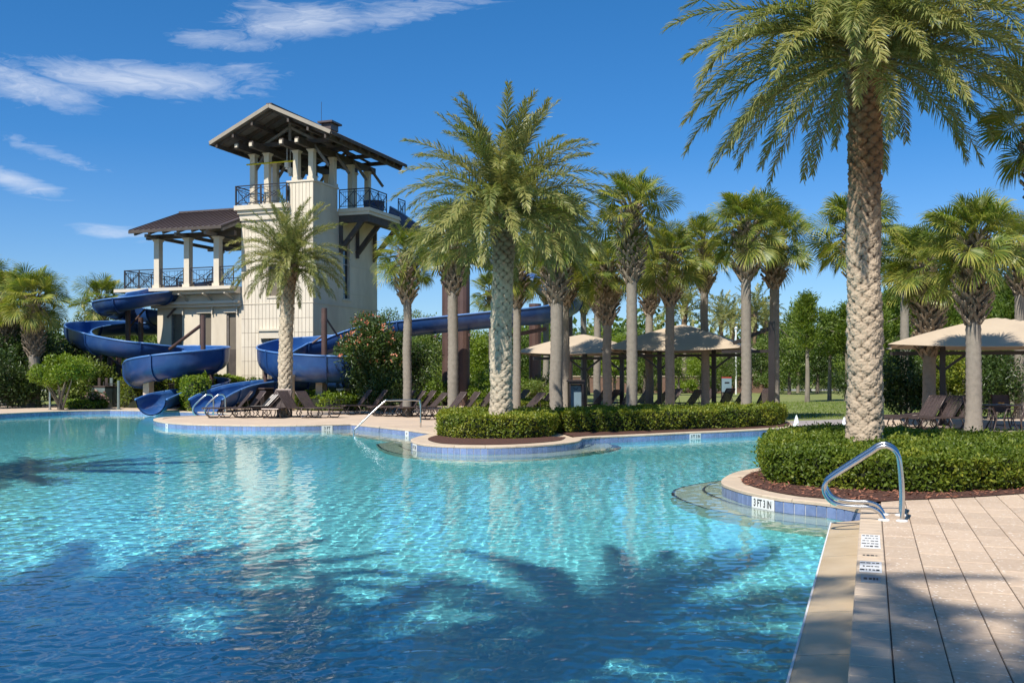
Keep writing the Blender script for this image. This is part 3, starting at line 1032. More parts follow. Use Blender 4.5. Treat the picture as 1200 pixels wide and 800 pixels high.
mb.build('joint_backing', M['joint'], tower, kind='stuff')
mb = MB()
for i in range(7):
    v0 = -1.5 + i * 1.5 / 7
    bbox(mb, v0 + .012, v0 + 1.5 / 7 - .012, -.024, -.002, 10.0 if v0 > -1.4 else 10.0, 11.86, var=rr.uniform(-.035, .02))
mb.build('parapet_board', M['stucco_board'], tower, kind='stuff')
mb = MB()
for z in (10.62, 9.4, 7.8, 6.2, 5.42, 3.88, 2.34, .8):
    bbox(mb, .002, .018, 0.02, 7.25, z - .012, z + .012)
mb.build('side_joint_bead', M['trim'], tower)
mb = MB(); bbox(mb, -4.54, .035, -.05, -.004, 5.425, 5.475); bbox(mb, .004, .04, -.05, 7.3, 5.425, 5.475)
mb.build('string_course', M['trim'], tower)

w_ = MB(); bbox(w_, WX0 + .02, WX1 - .02, .16, .20, 5.87, 7.53); w = w_.build('window', M['taupe'], tower)
mb = MB(); bbox(mb, WX0 - .09, WX1 + .09, -.075, -.029, 5.74, 5.85); bbox(mb, WX0 - .06, WX1 + .06, -.06, -.029, 7.55, 7.64)
mb.build('window_trim', M['trim'], w)
w_ = MB(); bbox(w_, -.2, -.16, SW0 + .01, SW1 - .01, 5.92, 9.18); w = w_.build('window', M['glass'], tower)
mb = MB(); bbox(mb, .002, .06, SW0 - .12, SW1 + .12, 5.76, 5.88); mb.build('sill', M['trim'], w)
# ground floor door with hood
d_ = MB(); bbox(d_, -2.93, -1.77, .05, .10, 0.0, 3.5); dr = d_.build('door', M['taupe'], tower)
mb = MB(); bbox(mb, -3.25, -1.45, -.2, -.03, 3.56, 3.95); bbox(mb, -3.35, -1.35, -.28, -.03, 3.952, 4.06)
mb.build('door_hood', M['trim'], dr)


# pavilion columns
def column(v, d, z0, z1, w=.30, parent=tower, round_=False):
    mb = MB()
    bbox(mb, v - w / 2, v + w / 2, d - w / 2, d + w / 2, z0 + .18, z1 - .12)
    bbox(mb, v - w * .68, v + w * .68, d - w * .68, d + w * .68, z0, z0 + .18)
    bbox(mb, v - w * .62, v + w * .62, d - w * .62, d + w * .62, z1 - .12, z1 - .05)
    bbox(mb, v - w * .75, v + w * .75, d - w * .75, d + w * .75, z1 - .05, z1)
    return mb.build('column', M['trim'], parent)


ZT = 13.62
for (v, d, z0) in ((-.16, .16, 12.0), (-1.10, .16, 12.0), (-2.95, .2, 10.8), (-3.85, .2, 10.8),
                   (-.16, 2.35, 12.0), (-.16, 4.4, 10.8), (-.16, 6.4, 10.8), (-1.1, 6.4, 10.8), (-3.85, 2.35, 10.8), (-3.85, 4.4, 10.8), (-3.85, 6.4, 10.8), (-2.9, 6.4, 10.8)):
    column(v, d, z0, ZT)

# roof: gable, ridge at v=-1.52
VR, HW = -1.52, 3.66
D0, D1 = -1.85, 6.9
EZ, RZ = 13.85, 15.52
slope = (RZ - EZ) / HW


def roofz(v):
    return RZ - abs(v - VR) * slope


for sgn in (-1, 1):
    e = VR + sgn * HW
    mb = MB()
    P = [B(VR, D0, RZ), B(e, D0, EZ), B(e, D1, EZ), B(VR, D1, RZ)]
    Q = [p + Vector((0, 0, .10)) for p in P]
    mb.add(P + Q, [(0, 1, 2, 3), (7, 6, 5, 4), (0, 4, 5, 1), (1, 5, 6, 2), (2, 6, 7, 3), (3, 7, 4, 0)] if sgn < 0 else
           [(3, 2, 1, 0), (4, 5, 6, 7), (1, 5, 4, 0), (2, 6, 5, 1), (3, 7, 6, 2), (0, 4, 7, 3)])
    mb.build('roof_deck', M['soffit'], tower)
    mb = MB()
    for k in range(20):                                        # standing seams on top
        d = D0 + .1 + k * (D1 - D0 - .2) / 19
        mb.beam(B(VR, d, RZ + .14), B(e, d, EZ + .14), .035, .05)
    P = [B(VR, D0 - .03, RZ + .112), B(e + sgn * .04, D0 - .03, EZ + .102), B(e + sgn * .04, D1 + .03, EZ + .102), B(VR, D1 + .03, RZ + .112)]
    mb.add(P, [(0, 1, 2, 3)])
    mb.build('roof_metal', M['metalroof'], tower)
    mb = MB()                                                  # front barge board, cream
    mb.beam(B(VR - sgn * .0, D0 - .05, RZ + .055), B(e, D0 - .05, EZ + .055), .05, .19)
    mb.build('barge_board', M['barge'], tower)
    mb = MB()
    mb.beam(B(e + sgn * .03, D0 - .02, EZ + .04), B(e + sgn * .03, D1, EZ + .04), .05, .17)
    mb.build('eave_board', M['timber'], tower)
    # rafters under the deck
    for k in range(9):
        d = D0 + .35 + k * (D1 - D0 - .7) / 8
        mb = MB()
        mb.beam(B(VR, d, RZ - .10), B(e - sgn * .12, d, EZ + sgn * 0 - .06), .10, .18)
        mb.build('rafter', M['timber'], tower)
    # purlins running in depth
    for q in (.3, .62, .9):
        v = VR + sgn * HW * q
        mb = MB(); mb.beam(B(v, D0 + .05, roofz(v) - .26), B(v, D1 - .05, roofz(v) - .26), .12, .2)
        mb.build('purlin', M['timber'], tower)
mb = MB(); bbox(mb, VR - .16, VR + .16, D0 - .02, D1, RZ + .11, RZ + .19); mb.build('ridge_cap', M['metalroof'], tower)
# main plate beams in depth with cream ends cantilevering to the front
for v in (-.16, -1.10, -2.95, -3.85):
    mb = MB(); mb.beam(B(v, -1.35, ZT + .17), B(v, 7.2 if v > -1 else 6.7, ZT + .17), .24, .34); mb.build('beam', M['timber'], tower)
    mb = MB(); bbox(mb, v - .09, v + .09, -1.43, -1.35, ZT + .06, ZT + .24); mb.build('beam_end_cap', M['trim'], tower)
for d in (.16, 2.35, 4.4, 6.4):
    mb = MB(); mb.beam(B(-4.7, d, ZT + .44), B(1.65, d, ZT + .44), .2, .2); mb.build('tie_beam', M['timber'], tower)
    mb = MB(); mb.beam(B(VR, d, ZT + .5), B(VR, d, RZ - .2), .16, .16); mb.build('king_post', M['timber_grey'], tower)
    for s_ in (-1, 1):
        mb = MB(); mb.beam(B(VR + s_ * 1.5, d, ZT + .52), B(VR + s_ * .08, d, RZ - .65), .12, .14); mb.build('strut', M['timber_grey'], tower)
        mb = MB(); mb.beam(B(VR + s_ * 2.3, d + .12, ZT - .9), B(VR + s_ * 1.4, d + .12, ZT + .3), .12, .14); mb.build('knee_brace', M['timber_grey'], tower)
# small vent cap and rod on the ridge
mb = MB(); bbox(mb, VR + 1.35, VR + 1.95, 1.1, 1.9, roofz(VR + 1.6) + .1, roofz(VR + 1.6) + .45); bbox(mb, VR + 1.2, VR + 2.1, .95, 2.05, roofz(VR + 1.6) + .45, roofz(VR + 1.6) + .55)
mb.build('roof_vent', M['metalroof'], tower)
mb = MB(); mb.tube([B(-.1, 1.0, roofz(-.1)), B(-.1, 1.0, roofz(-.1) + 1.5)], .012, 5); mb.build('lightning_rod', M['iron'], tower)
# yellow pipe and hanging lamps / loudspeakers inside the pavilion
mb = MB(); mb.tube([B(-4.2, .05, ZT - .55), B(-1.2, .05, ZT - .55)], .045, 6); mb.build('yellow_pipe', M['yellow'], tower)
for (v, d, z) in ((-2.0, .6, ZT - .55), (-1.6, .9, ZT - .9), (-2.3, 1.4, ZT - .75)):
    mb = MB(); mb.box(B(v, d, z), (.22, .18, .34), GRID); mb.tube([B(v, d, z + .16), B(v, d, ZT + .4)], .02, 5)
    mb.lathe(B(v, d, z - .3), [(.02, 0), (.11, .02), (.06, .14)], 10)
    mb.build('pavilion_fitting', M['white'], tower)


def railing(parent, a, b, z, h=1.05, posts=None, name='railing'):
    """ornate iron railing between points a and b (v, d): posts, two rails, crossed bars with a ring, thin bars"""
    a, b = B(a[0], a[1], z), B(b[0], b[1], z)
    Lh = (b - a).length
    t = (b - a).normalized()
    up = Vector((0, 0, 1))
    mb = MB()
    mb.beam(a + up * h, b + up * h, .06, .05); mb.beam(a + up * (h - .13), b + up * (h - .13), .03, .025); mb.beam(a + up * .12, b + up * .12, .04, .035)
    nseg = max(1, round(Lh / 1.15))
    for i in range(nseg + 1):
        p = a + t * (Lh * i / nseg)
        mb.beam(p, p + up * (h + .03), .055, .055)
    for i in range(nseg):
        p, q = a + t * (Lh * i / nseg + .03), a + t * (Lh * (i + 1) / nseg - .03)
        mb.beam(p + up * .12, q + up * (h - .13), .028, .028); mb.beam(p + up * (h - .13), q + up * .12, .028, .028)
        m_ = (p + q) / 2 + up * (h / 2)
        ring = [m_ + t * (.15 * math.cos(x)) + up * (.15 * math.sin(x)) for x in np.linspace(0, 2 * math.pi, 12, endpoint=False)]
        mb.tube(ring, .014, 4, closed=True)
        for f in (.12, .25, .38, .62, .75, .88):
            r_ = p.lerp(q, f)
            mb.beam(r_ + up * .12, r_ + up * (h - .13), .014, .014)
    o = mb.build('railing_panel', M['iron'], parent, kind='stuff')
    return o


rail_front = thing('tower_railing', 'dark iron railing with crossed bars round the front bay of the tower pavilion', 'railing')
for a, b in (((-4.68, -.28), (-3.1, -.28)), ((-3.05, -.28), (-1.48, -.28)), ((-4.68, -.22), (-4.68, 2.4)), ((-1.48, -.25), (-1.48, .0))):
    railing(rail_front, a, b, 10.8)
rail_front['group'] = 'iron railings on the tower and terrace'
# side balcony
mb = MB(); bbox(mb, .02, 2.0, 2.55, 7.2, 10.62, 10.82); bbox(mb, .02, 1.92, 2.62, 7.1, 10.45, 10.618); mb.build('balcony_slab', M['trim'], tower)
mb = MB(); bbox(mb, .02, 1.85, 2.7, 2.9, 10.05, 10.448); bbox(mb, 1.4, 1.85, 2.92, 7.0, 10.05, 10.448); mb.build('balcony_beam', M['timber'], tower)
for d in (2.8, 4.7, 6.8):
    mb = MB(); mb.beam(B(.06, d, 8.55), B(1.5, d, 10.2), .2, .26); mb.beam(B(.1, d, 8.3), B(.1, d, 10.04), .16, .18)
    mb.build('balcony_bracket', M['timber'], tower)
rail_side = thing('balcony_railing', 'dark iron railing round the side balcony where the slide begins', 'railing', group='iron railings on the tower and terrace')
for a, b in (((.1, 2.62), (1.95, 2.62)), ((1.95, 2.66), (1.95, 4.7)), ((1.95, 6.2), (1.95, 7.1))):
    railing(rail_side, a, b, 10.82)
for (v, d) in ((.9, 3.5), (1.5, 6.8)):
    pass
th = thing('slide_start_tub', 'blue start tub of the slide on the side balcony', 'slide tub', B(1.2, 4.6, 10.82), GRID)
mb = MB(); mb.lathe((0, 0, 0), [(.5, 0), (.58, .2), (.60, .62), (.64, .66), (.55, .66), (.5, .3), (.1, .25)], 18); mb.build('tub_shell', M['blue'], th, smooth=True)

# ---------------------------------------------------- terrace wing
wing = thing('terrace_wing', 'cream two storey wing with covered roof terrace left of the stair tower', 'building')
mb = MB()
wins = [(-9.25, -8.50), (-7.33, -6.55), (-5.55, -4.92)]
xs_ = [-10.2] + [x for w in wins for x in w] + [-4.52]
for i in range(0, len(xs_), 2):
    bbox(mb, xs_[i], xs_[i + 1], .1, .4, 0, 5.35)
for (a, b_) in wins:
    bbox(mb, a, b_, .1, .4, 5.0, 5.35); bbox(mb, a, b_, .1, .4, 0, 1.2 if a < -6 else 0.1)
bbox(mb, -10.2, -9.9, .4, 8.0, 0, 5.35); bbox(mb, -9.9, -4.52, 7.7, 8.0, 0, 5.35)
mb.build('wall', M['stucco'], wing)
for i, (a, b_) in enumerate(wins):
    z0 = 1.2 if i < 2 else 3.0
    mb = MB(); bbox(mb, a, b_, .24, .28, z0, 5.0); w = mb.build('window', M['taupe'], wing)
    mb = MB()
    bbox(mb, a, a + .10, .16, .238, z0, 5.0); bbox(mb, b_ - .06, b_, .16, .238, z0, 5.0)
    mb.build('frame', M['timber_grey'], w)
    mb = MB(); bbox(mb, a - .14, b_ + .14, .02, .098, 5.03, 5.2); bbox(mb, b_ + .1, b_ + .16, -.05, .02, 4.95, 5.32); mb.build('hood', M['trim'], w)
mb = MB(); bbox(mb, -5.53, -4.94, .24, .28, 0.1, 3.0); mb.build('door', M['timber'], wing)
# cornice
mb = MB()
bbox(mb, -10.45, -4.52, -.15, 8.2, 5.352, 5.52)
mb.build('lower_moulding', M['trim'], wing)
mb = MB(); bbox(mb, -10.62, -4.52, -.32, 8.3, 5.522, 5.66); mb.build('lower_moulding', M['trim'], wing)
mb = MB(); bbox(mb, -10.3, -4.52, -.05, 8.1, 5.662, 6.05); mb.build('frieze', M['stucco'], wing)
mb = MB(); bbox(mb, -11.7, -4.52, -.6, 8.3, 6.052, 6.24); mb.build('soffit_board', M['trim'], wing)
mb = MB(); bbox(mb, -12.35, -4.52, -.95, 8.5, 6.242, 6.42); mb.build('terrace_slab', M['trim'], wing)
for v in (-9.6, -8.0, -6.4, -5.0):
    mb = MB(); mb.beam(B(v, -.05, 5.72), B(v, -.78, 6.04), .09, .10); mb.beam(B(v, -.86, 6.04), B(v, -.30, 6.04), .10, .05)
    mb.build('cornice_bracket', M['trim'], wing)
for (v, d) in ((-9.6, -.55), (-7.62, -.5), (-5.70, -.45), (-9.6, 5.0), (-7.62, 5.0), (-5.7, 5.0)):
    column(v, d, 6.42, 9.15, .34, wing)
# wing roof, single visible front slope with gable at the left, ridge at d=3
RD, RE0, RE1 = 2.6, -1.75, 7.0
ZE, ZR = 9.42, 11.05
for (da, db) in ((RE0, RD), (RE1, RD)):
    mb = MB()
    P = [B(-10.55, da, ZE), B(-4.52, da, ZE), B(-4.52, db, ZR), B(-10.55, db, ZR)]
    Q = [p + Vector((0, 0, .1)) for p in P]
    fs = [(3, 2, 1, 0), (4, 5, 6, 7), (0, 1, 5, 4), (3, 0, 4, 7), (2, 3, 7, 6), (1, 2, 6, 5)]
    mb.add(P + Q, fs if da < db else [f[::-1] for f in fs])
    mb.build('roof_deck', M['timber'], wing)
    for k in range(17):                                         # each metal pan of the front slope
        v0 = -10.6 + k * 6.05 / 17
        v1 = v0 + 6.05 / 17
        mb = MB()
        q = .102
        mb.add([B(v0 + .012, da - .05 * (1 if da < db else -1), ZE + q), B(v1 - .012, da - .05 * (1 if da < db else -1), ZE + q), B(v1 - .012, db, ZR + q), B(v0 + .012, db, ZR + q)], [(0, 1, 2, 3)])
        mb.beam(B(v0, da, ZE + q + .02), B(v0, db, ZR + q + .02), .03, .08)
        mb.build('roof_pan', M['metalroof'], wing)
mb = MB(); bbox(mb, -10.62, -4.52, RD - .12, RD + .12, ZR + .1, ZR + .2); mb.build('ridge_cap', M['metalroof'], wing)
mb = MB(); mb.beam(B(-10.6, RE0 - .03, ZE + .03), B(-4.52, RE0 - .03, ZE + .03), .05, .16); mb.build('gutter', M['timber'], wing)
for k in range(7):
    v = -10.3 + k * .95
    mb = MB(); mb.beam(B(v, RE0 + .1, ZE - .08), B(v, RD, ZR - .12), .1, .16); mb.build('rafter', M['timber_grey'], wing)
mb = MB(); mb.beam(B(-10.4, -.5, 9.3), B(-4.55, -.5, 9.3), .22, .26); mb.build('beam', M['timber'], wing)
mb = MB(); mb.beam(B(-10.4, 5.0, 9.3), B(-4.55, 5.0, 9.3), .22, .26); mb.build('beam', M['timber'], wing)
for v in (-9.6, -7.62, -5.7):
    mb = MB(); mb.beam(B(v, -1.6, 9.24), B(v, 5.4, 9.24), .16, .18); mb.build('cross_beam', M['timber_grey'], wing)
rail_w = thing('terrace_railing', 'dark iron railing with crossed bars along the roof terrace', 'railing', group='iron railings on the tower and terrace')
for a, b in (((-11.9, -.6), (-9.85, -.6)), ((-9.38, -.6), (-7.86, -.6)), ((-7.38, -.6), (-5.94, -.6)), ((-5.46, -.6), (-4.6, -.6)), ((-11.9, -.55), (-11.9, 5.0)), ((-11.9, 5.0), (-4.6, 5.0))):
    railing(rail_w, a, b, 6.43)
for i, (v, lab) in enumerate(((-8.7, 'round backed terrace chair behind the second rail panel'), (-6.7, 'dark round backed chair between the two right terrace columns'))):
    th = thing('terrace_chair', lab, 'chair', B(v, .4, 6.42), GRID)
    mb = MB()
    ring = [Vector((.42 * math.cos(x), .05, .45 + .42 * math.sin(x))) for x in np.linspace(0, 2 * math.pi, 20, endpoint=False)]
    mb.tube(ring, .03, 6, closed=True)
    for q in np.linspace(-.3, .3, 7): mb.beam((q, .05, .45 - math.sqrt(.17 - q * q)), (q, .05, .45 + math.sqrt(.17 - q * q)), .02, .02)
    mb.build('backrest', M['iron'], th)
    mb = MB(); mb.box((0, .35, .42), (.6, .55, .06)); mb.build('seat', M['sling'], th)
    for a_ in (-.25, .25):
        for c_ in (.12, .58):
            mb = MB(); mb.beam((a_, c_, 0), (a_, c_, .4), .03, .03); mb.build('leg', M['iron'], th)

# ============================================================ WATER SLIDES
def flume(root, pts, r=.82, seg_len=2.6, base_var=0.0, name='flume_section'):
    """open half round flume swept along pts (x_px, y_px of the rim, depth Y, outer side -1..1, extra outer height)"""
    P = [at(p[0], p[1], p[2]) - Vector((0, 0, abs(p[3]) * p[4] * .7)) for p in pts]
    C_ = spline(P, 10)
    n = len(C_)
    ex = []
    for i in range(len(pts) - 1):
        for k in range(10):
            t = k / 10
            ex.append((pts[i][3] * (1 - t) + pts[i + 1][3] * t, pts[i][4] * (1 - t) + pts[i + 1][4] * t))
    ex.append((pts[-1][3], pts[-1][4]))
    rings = []
    NA = 16
    for i, c in enumerate(C_):
        t = C_[min(i + 1, n - 1)] - C_[max(i - 1, 0)]
        th_ = Vector((t.x, t.y, 0)).normalized()
        left = Vector((-th_.y, th_.x, 0))
        side, extra = ex[i]
        extra *= .75
        hl = max(side, 0) * extra
        hr = max(-side, 0) * extra
        roll = side * .18
        ring = []
        ring.append((left * r * 1.02, hl + .0))
        for k in range(NA + 1):
            a = math.pi * k / NA
            ring.append((left * (r * math.cos(a)), -r * 1.05 * math.sin(a)))
        ring.append((left * -r * 1.02, hr + .0))
        outp = [c + q + Vector((0, 0, z)) for q, z in ring]
        rings.append((c, left, outp))
    # split into sections between flanges
    dist = 0
    start = 0
    K = NA + 3

    def section(i0, i1):
        mbo, mbi = MB(), MB()
        for (mbx, inner) in ((mbo, False), (mbi, True)):
            V = []
            for i in range(i0, i1 + 1):
                c, left, ring = rings[i]
                for q in ring:
                    if inner:
                        d = (c - q); d.z *= .6
                        q = q + d.normalized() * 0.045
                    V.append(q)
            F = []
            for a in range(i1 - i0):
                for k in range(K - 1):
                    f = (a * K + k, a * K + k + 1, (a + 1) * K + k + 1, (a + 1) * K + k)
                    F.append(f if inner else f[::-1])
            mbx.add(V, F)
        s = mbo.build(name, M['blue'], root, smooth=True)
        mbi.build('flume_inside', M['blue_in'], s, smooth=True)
        for e in (0, K - 1):
            mbr = MB()
            mbr.tube([rings[i][2][e] for i in range(i0, i1 + 1)], .045, 6)
            mbr.build('rim', M['blue_rim'], s, smooth=True)
        c, left, ring = rings[i0]
        mf = MB()
        V, F = [], []
        tt = (rings[i0 + 1][0] - c).normalized()
        for q in ring:
            d = (q - c); d.z *= .9
            d = d.normalized() * .075
            V += [q - tt * .03, q + d - tt * .03, q + d + tt * .03, q + tt * .03]
        for k in range(K - 1):
            for j in range(3):
                F.append((k * 4 + j, k * 4 + j + 1, (k + 1) * 4 + j + 1, (k + 1) * 4 + j))
        mf.add(V, F)
        mf.build('flange', M['blue'], root)

    for i in range(1, n):
        dist += (C_[i] - C_[i - 1]).length
        if dist > seg_len or i == n - 1:
            section(start, i)
            start, dist = i, 0
    return C_


slideA = thing('water_slide', 'blue spiral water slide curling left of the building down to the pool', 'water slide', group='blue spiral water slides')
A_pts = [(262, 330, 61, -1, .4), (205, 336, 56.5, -1, .3), (168, 341, 54.5, -1, .3), (135, 345, 54.0, -1, .45), (124, 348, 56.5, -1, .5), (142, 354, 59.0, -1, .5), (175, 361, 59.5, -1, .5),
         (205, 366, 58.0, 0, .3), (232, 371, 60.0, 1, .3), (215, 375, 62.5, .5, .2), (185, 376, 60.0, -1, .2), (140, 376, 59.5, -1, .3), (100, 378, 57.5, -1, .45), (92, 383, 54.0, -1, .5), (112, 391, 51.0, -1, .45),
         (150, 400, 50.0, -1, .25), (185, 405, 50.5, 0, .2), (218, 405, 51.5, 1, .35), (246, 406, 50.2, 1, .5), (251, 408, 47.6, 1, .6), (225, 412, 45.9, 1, .6), (190, 417, 45.5, 1, .55),
         (166, 423, 46.3, 1, .55), (166, 431, 48.6, 1, .5), (195, 438, 50.2, 1, .4), (228, 442, 50.2, 1, .4), (250, 444, 49.0, 1, .4), (250, 448, 47.3, 1, .3), (235, 453, 46.2, 1, .2), (216, 457, 45.4, 0, .1), (195, 461, 44.4, 0, 0), (177, 468, 42.6, 0, .0)]
flume(slideA, A_pts, .66)

slideB = thing('water_slide', 'blue water slide coiling right of the tower with a long elevated run behind the palms', 'water slide', group='blue spiral water slides')
B_pts = [(448, 244, 58.2, 0, .1), (480, 262, 59.5, 0, .1), (530, 286, 60, 0, .2), (590, 308, 60, 0, .2), (635, 326, 59, 1, .3), (662, 338, 56, 1, .4), (664, 348, 53, 1, .4), (640, 357, 50.8, 1, .3),
         (600, 364, 50.0, 0, .15), (550, 369, 50, 0, .1), (500, 374, 50, 0, .1), (455, 380, 50.5, 0, .2), (420, 386, 51.0, 0, .2), (380, 393, 51.2, -1, .35), (345, 397, 50.6, -1, .5), (321, 406, 48.6, -1, .6), (328, 412, 46.2, -1, .65),
         (365, 417, 44.9, -1, .6), (408, 420, 45.3, -1, .5), (430, 428, 47.4, -1, .4), (415, 436, 49.3, -1, .3), (380, 443, 49.6, 0, .2), (345, 444, 48.6, 0, .2), (308, 447, 46.6, 0, .1), (278, 452, 45.0, 0, .1), (256, 460, 43.6, 0, 0), (241, 468, 42.4, 0, 0)]
flume(slideB, B_pts, .74)


def spost(root, px, Y, ytop, r=.17, ybase=None, name='support_post'):
    p = at(px, ytop, Y)
    mb = MB()
    mb.tube([(p.x, p.y, -.05), (p.x, p.y, p.z)], r, 12)
    mb.tube([(p.x, p.y, -.02), (p.x, p.y, .1)], r * 1.6, 12)
    return mb.build(name, M['post'], root, smooth=False)


def strut(root, a, b, r=.06):
    mb = MB(); mb.tube([at(*a), at(*b)], r, 8); return mb.build('strut', M['post'], root)


spost(slideA, 238, 47.3, 369, .12); strut(slideA, (237, 380, 47.3), (199, 409, 49.5), .08)
for (px, Y, yt) in ((139, 53.5, 400), (129, 55, 400), (116, 52.5, 400), (165, 57, 372), (150, 56.2, 360), (208, 49.5, 420), (248, 48.5, 430)):
    spost(slideA, px, Y, yt, .14 if px not in (208, 248) else .10)
strut(slideA, (85, 402, 54.5), (128, 432, 53.5)); strut(slideA, (106, 402, 53), (152, 437, 53.5)); strut(slideA, (170, 362, 57), (150, 385, 57)); strut(slideA, (206, 360, 56), (196, 372, 56))
spost(slideB, 380, 47.5, 361, .14); strut(slideB, (380, 392, 47.5), (366, 402, 47.5), .05); strut(slideB, (380, 370, 47.5), (396, 394, 49.5), .05)
for (px, Y, yt, r_) in ((525, 53, 312, .32), (543, 52.2, 305, .34), (627, 52.5, 356, .32), (665, 57, 345, .3), (322, 49.5, 430, .14), (311, 47.8, 430, .10), (430, 49, 420, .14), (458, 50.8, 392, .14)):
    spost(slideB, px, Y, yt, r_)
for (px, Y, yt) in ((627, 52.5, 362),):
    mb = MB(); p = at(px, yt, Y); mb.beam(p + Vector((-1.4, -.4, -.3)), p + Vector((1.2, .4, -.3)), .3, .3); mb.build('cross_arm', M['post'], slideB)
mb = MB()
for px in (470, 510, 550, 590):
    mb.beam(at(px, 396 - (px - 470) * .05, 49.2), at(px, 396 - (px - 470) * .05, 51), .12, .14)
mb.beam(at(575, 398, 50), at(640, 385, 51), .12, .2)
mb.build('cradle', M['post'], slideB, kind='stuff')
# ============================================================ PALMS
def date_frond_mesh(name, L_, e0, droop, npair=62, seed=0, lw=.034, ll=.46):
    """one feather leaf: rachis in the XZ plane starting along +X at elevation e0, drooping by droop over its length"""
    r_ = np.random.default_rng(seed)
    NS = 26
    pts = [np.zeros(3)]
    side_bend = r_.uniform(-.25, .25)
    tang = []
    for i in range(NS):
        s = (i + .5) / NS
        e = e0 - droop * s ** 1.35
        yaw = side_bend * s * s
        t = np.array([math.cos(e) * math.cos(yaw), math.cos(e) * math.sin(yaw), math.sin(e)])
        tang.append(t)
        pts.append(pts[-1] + t * L_ / NS)
    pts = np.array(pts); tang = np.array(tang + [tang[-1]])
    up = np.cross(np.cross(tang, [0, 0, 1.0]), tang)
    up = norm(up)
    lat = np.cross(tang, up)
    roll = r_.uniform(-.5, .5)
    # leaflets
    n = npair * 2
    s = np.repeat((np.arange(npair) + .5) / npair, 2) * .88 + .12 + r_.uniform(-.006, .006, n)
    s = np.clip(s, .1, .999)
    sgn = np.tile([1.0, -1.0], npair)
    idx = s * NS
    i0 = np.minimum(idx.astype(int), NS - 1)
    f = (idx - i0)[:, None]
    P = pts[i0] * (1 - f) + pts[i0 + 1] * f
    T_ = tang[i0]; U_ = up[i0]; S_ = lat[i0]
    prof = np.minimum(1, (s - .1) * 4.5 + .35) * (1 - .62 * np.clip((s - .55) / .45, 0, 1) ** 1.6)
    ln = ll * prof * r_.uniform(.82, 1.12, n)
    ang = np.radians(62 - 34 * s + r_.normal(0, 5, n))
    lift = np.radians(r_.choice([46, 20, -14], n) + r_.normal(0, 9, n)) + roll * sgn * .3
    D = T_ * np.cos(ang)[:, None] + (S_ * (sgn * np.cos(lift))[:, None] + U_ * np.sin(lift)[:, None]) * np.sin(ang)[:, None]
    D = norm(D)
    W_ = norm(np.cross(D, U_ + r_.normal(0, .35, (n, 3))))
    g_ = np.array([0, 0, -1.0])
    mid = P + D * (ln * .55)[:, None]
    D2 = norm(D + g_ * .38)
    tip = mid + D2 * (ln * .45)[:, None]
    w0 = (lw * .6 * np.ones(n))[:, None]; w1 = (lw * np.ones(n))[:, None]
    V = np.stack([P - W_ * w0 / 2, P + W_ * w0 / 2, mid - W_ * w1 / 2, mid + W_ * w1 / 2, tip], 1).reshape(-1, 3)
    b = np.arange(n)[:, None] * 5
    F = np.concatenate([b + np.array([[0, 1, 3]]), b + np.array([[0, 3, 2]]), b + np.array([[2, 3, 4]])], 1).reshape(-1, 3)
    var = np.repeat(np.clip(r_.uniform(.0, .75, n) + .25 * s, 0, 1), 3)
    # rachis
    mb = MB()
    mb.tube([Vector(p) for p in pts[::2]], [max(.006, .030 * (1 - k / 13.0)) * (1.6 if k == 0 else 1) for k in range(len(pts[::2]))], 5)
    RV = np.array(mb.v); nb_ = len(V)
    RF = []
    for fc in mb.f:
        for k in range(1, len(fc) - 1): RF.append((fc[0] + nb_, fc[k] + nb_, fc[k + 1] + nb_))
    me = np_mesh(name, np.concatenate([V, RV]), np.concatenate([F, np.array(RF)]), np.concatenate([var, np.full(len(RF), .85)]))
    me.materials.append(L['date'])
    return me


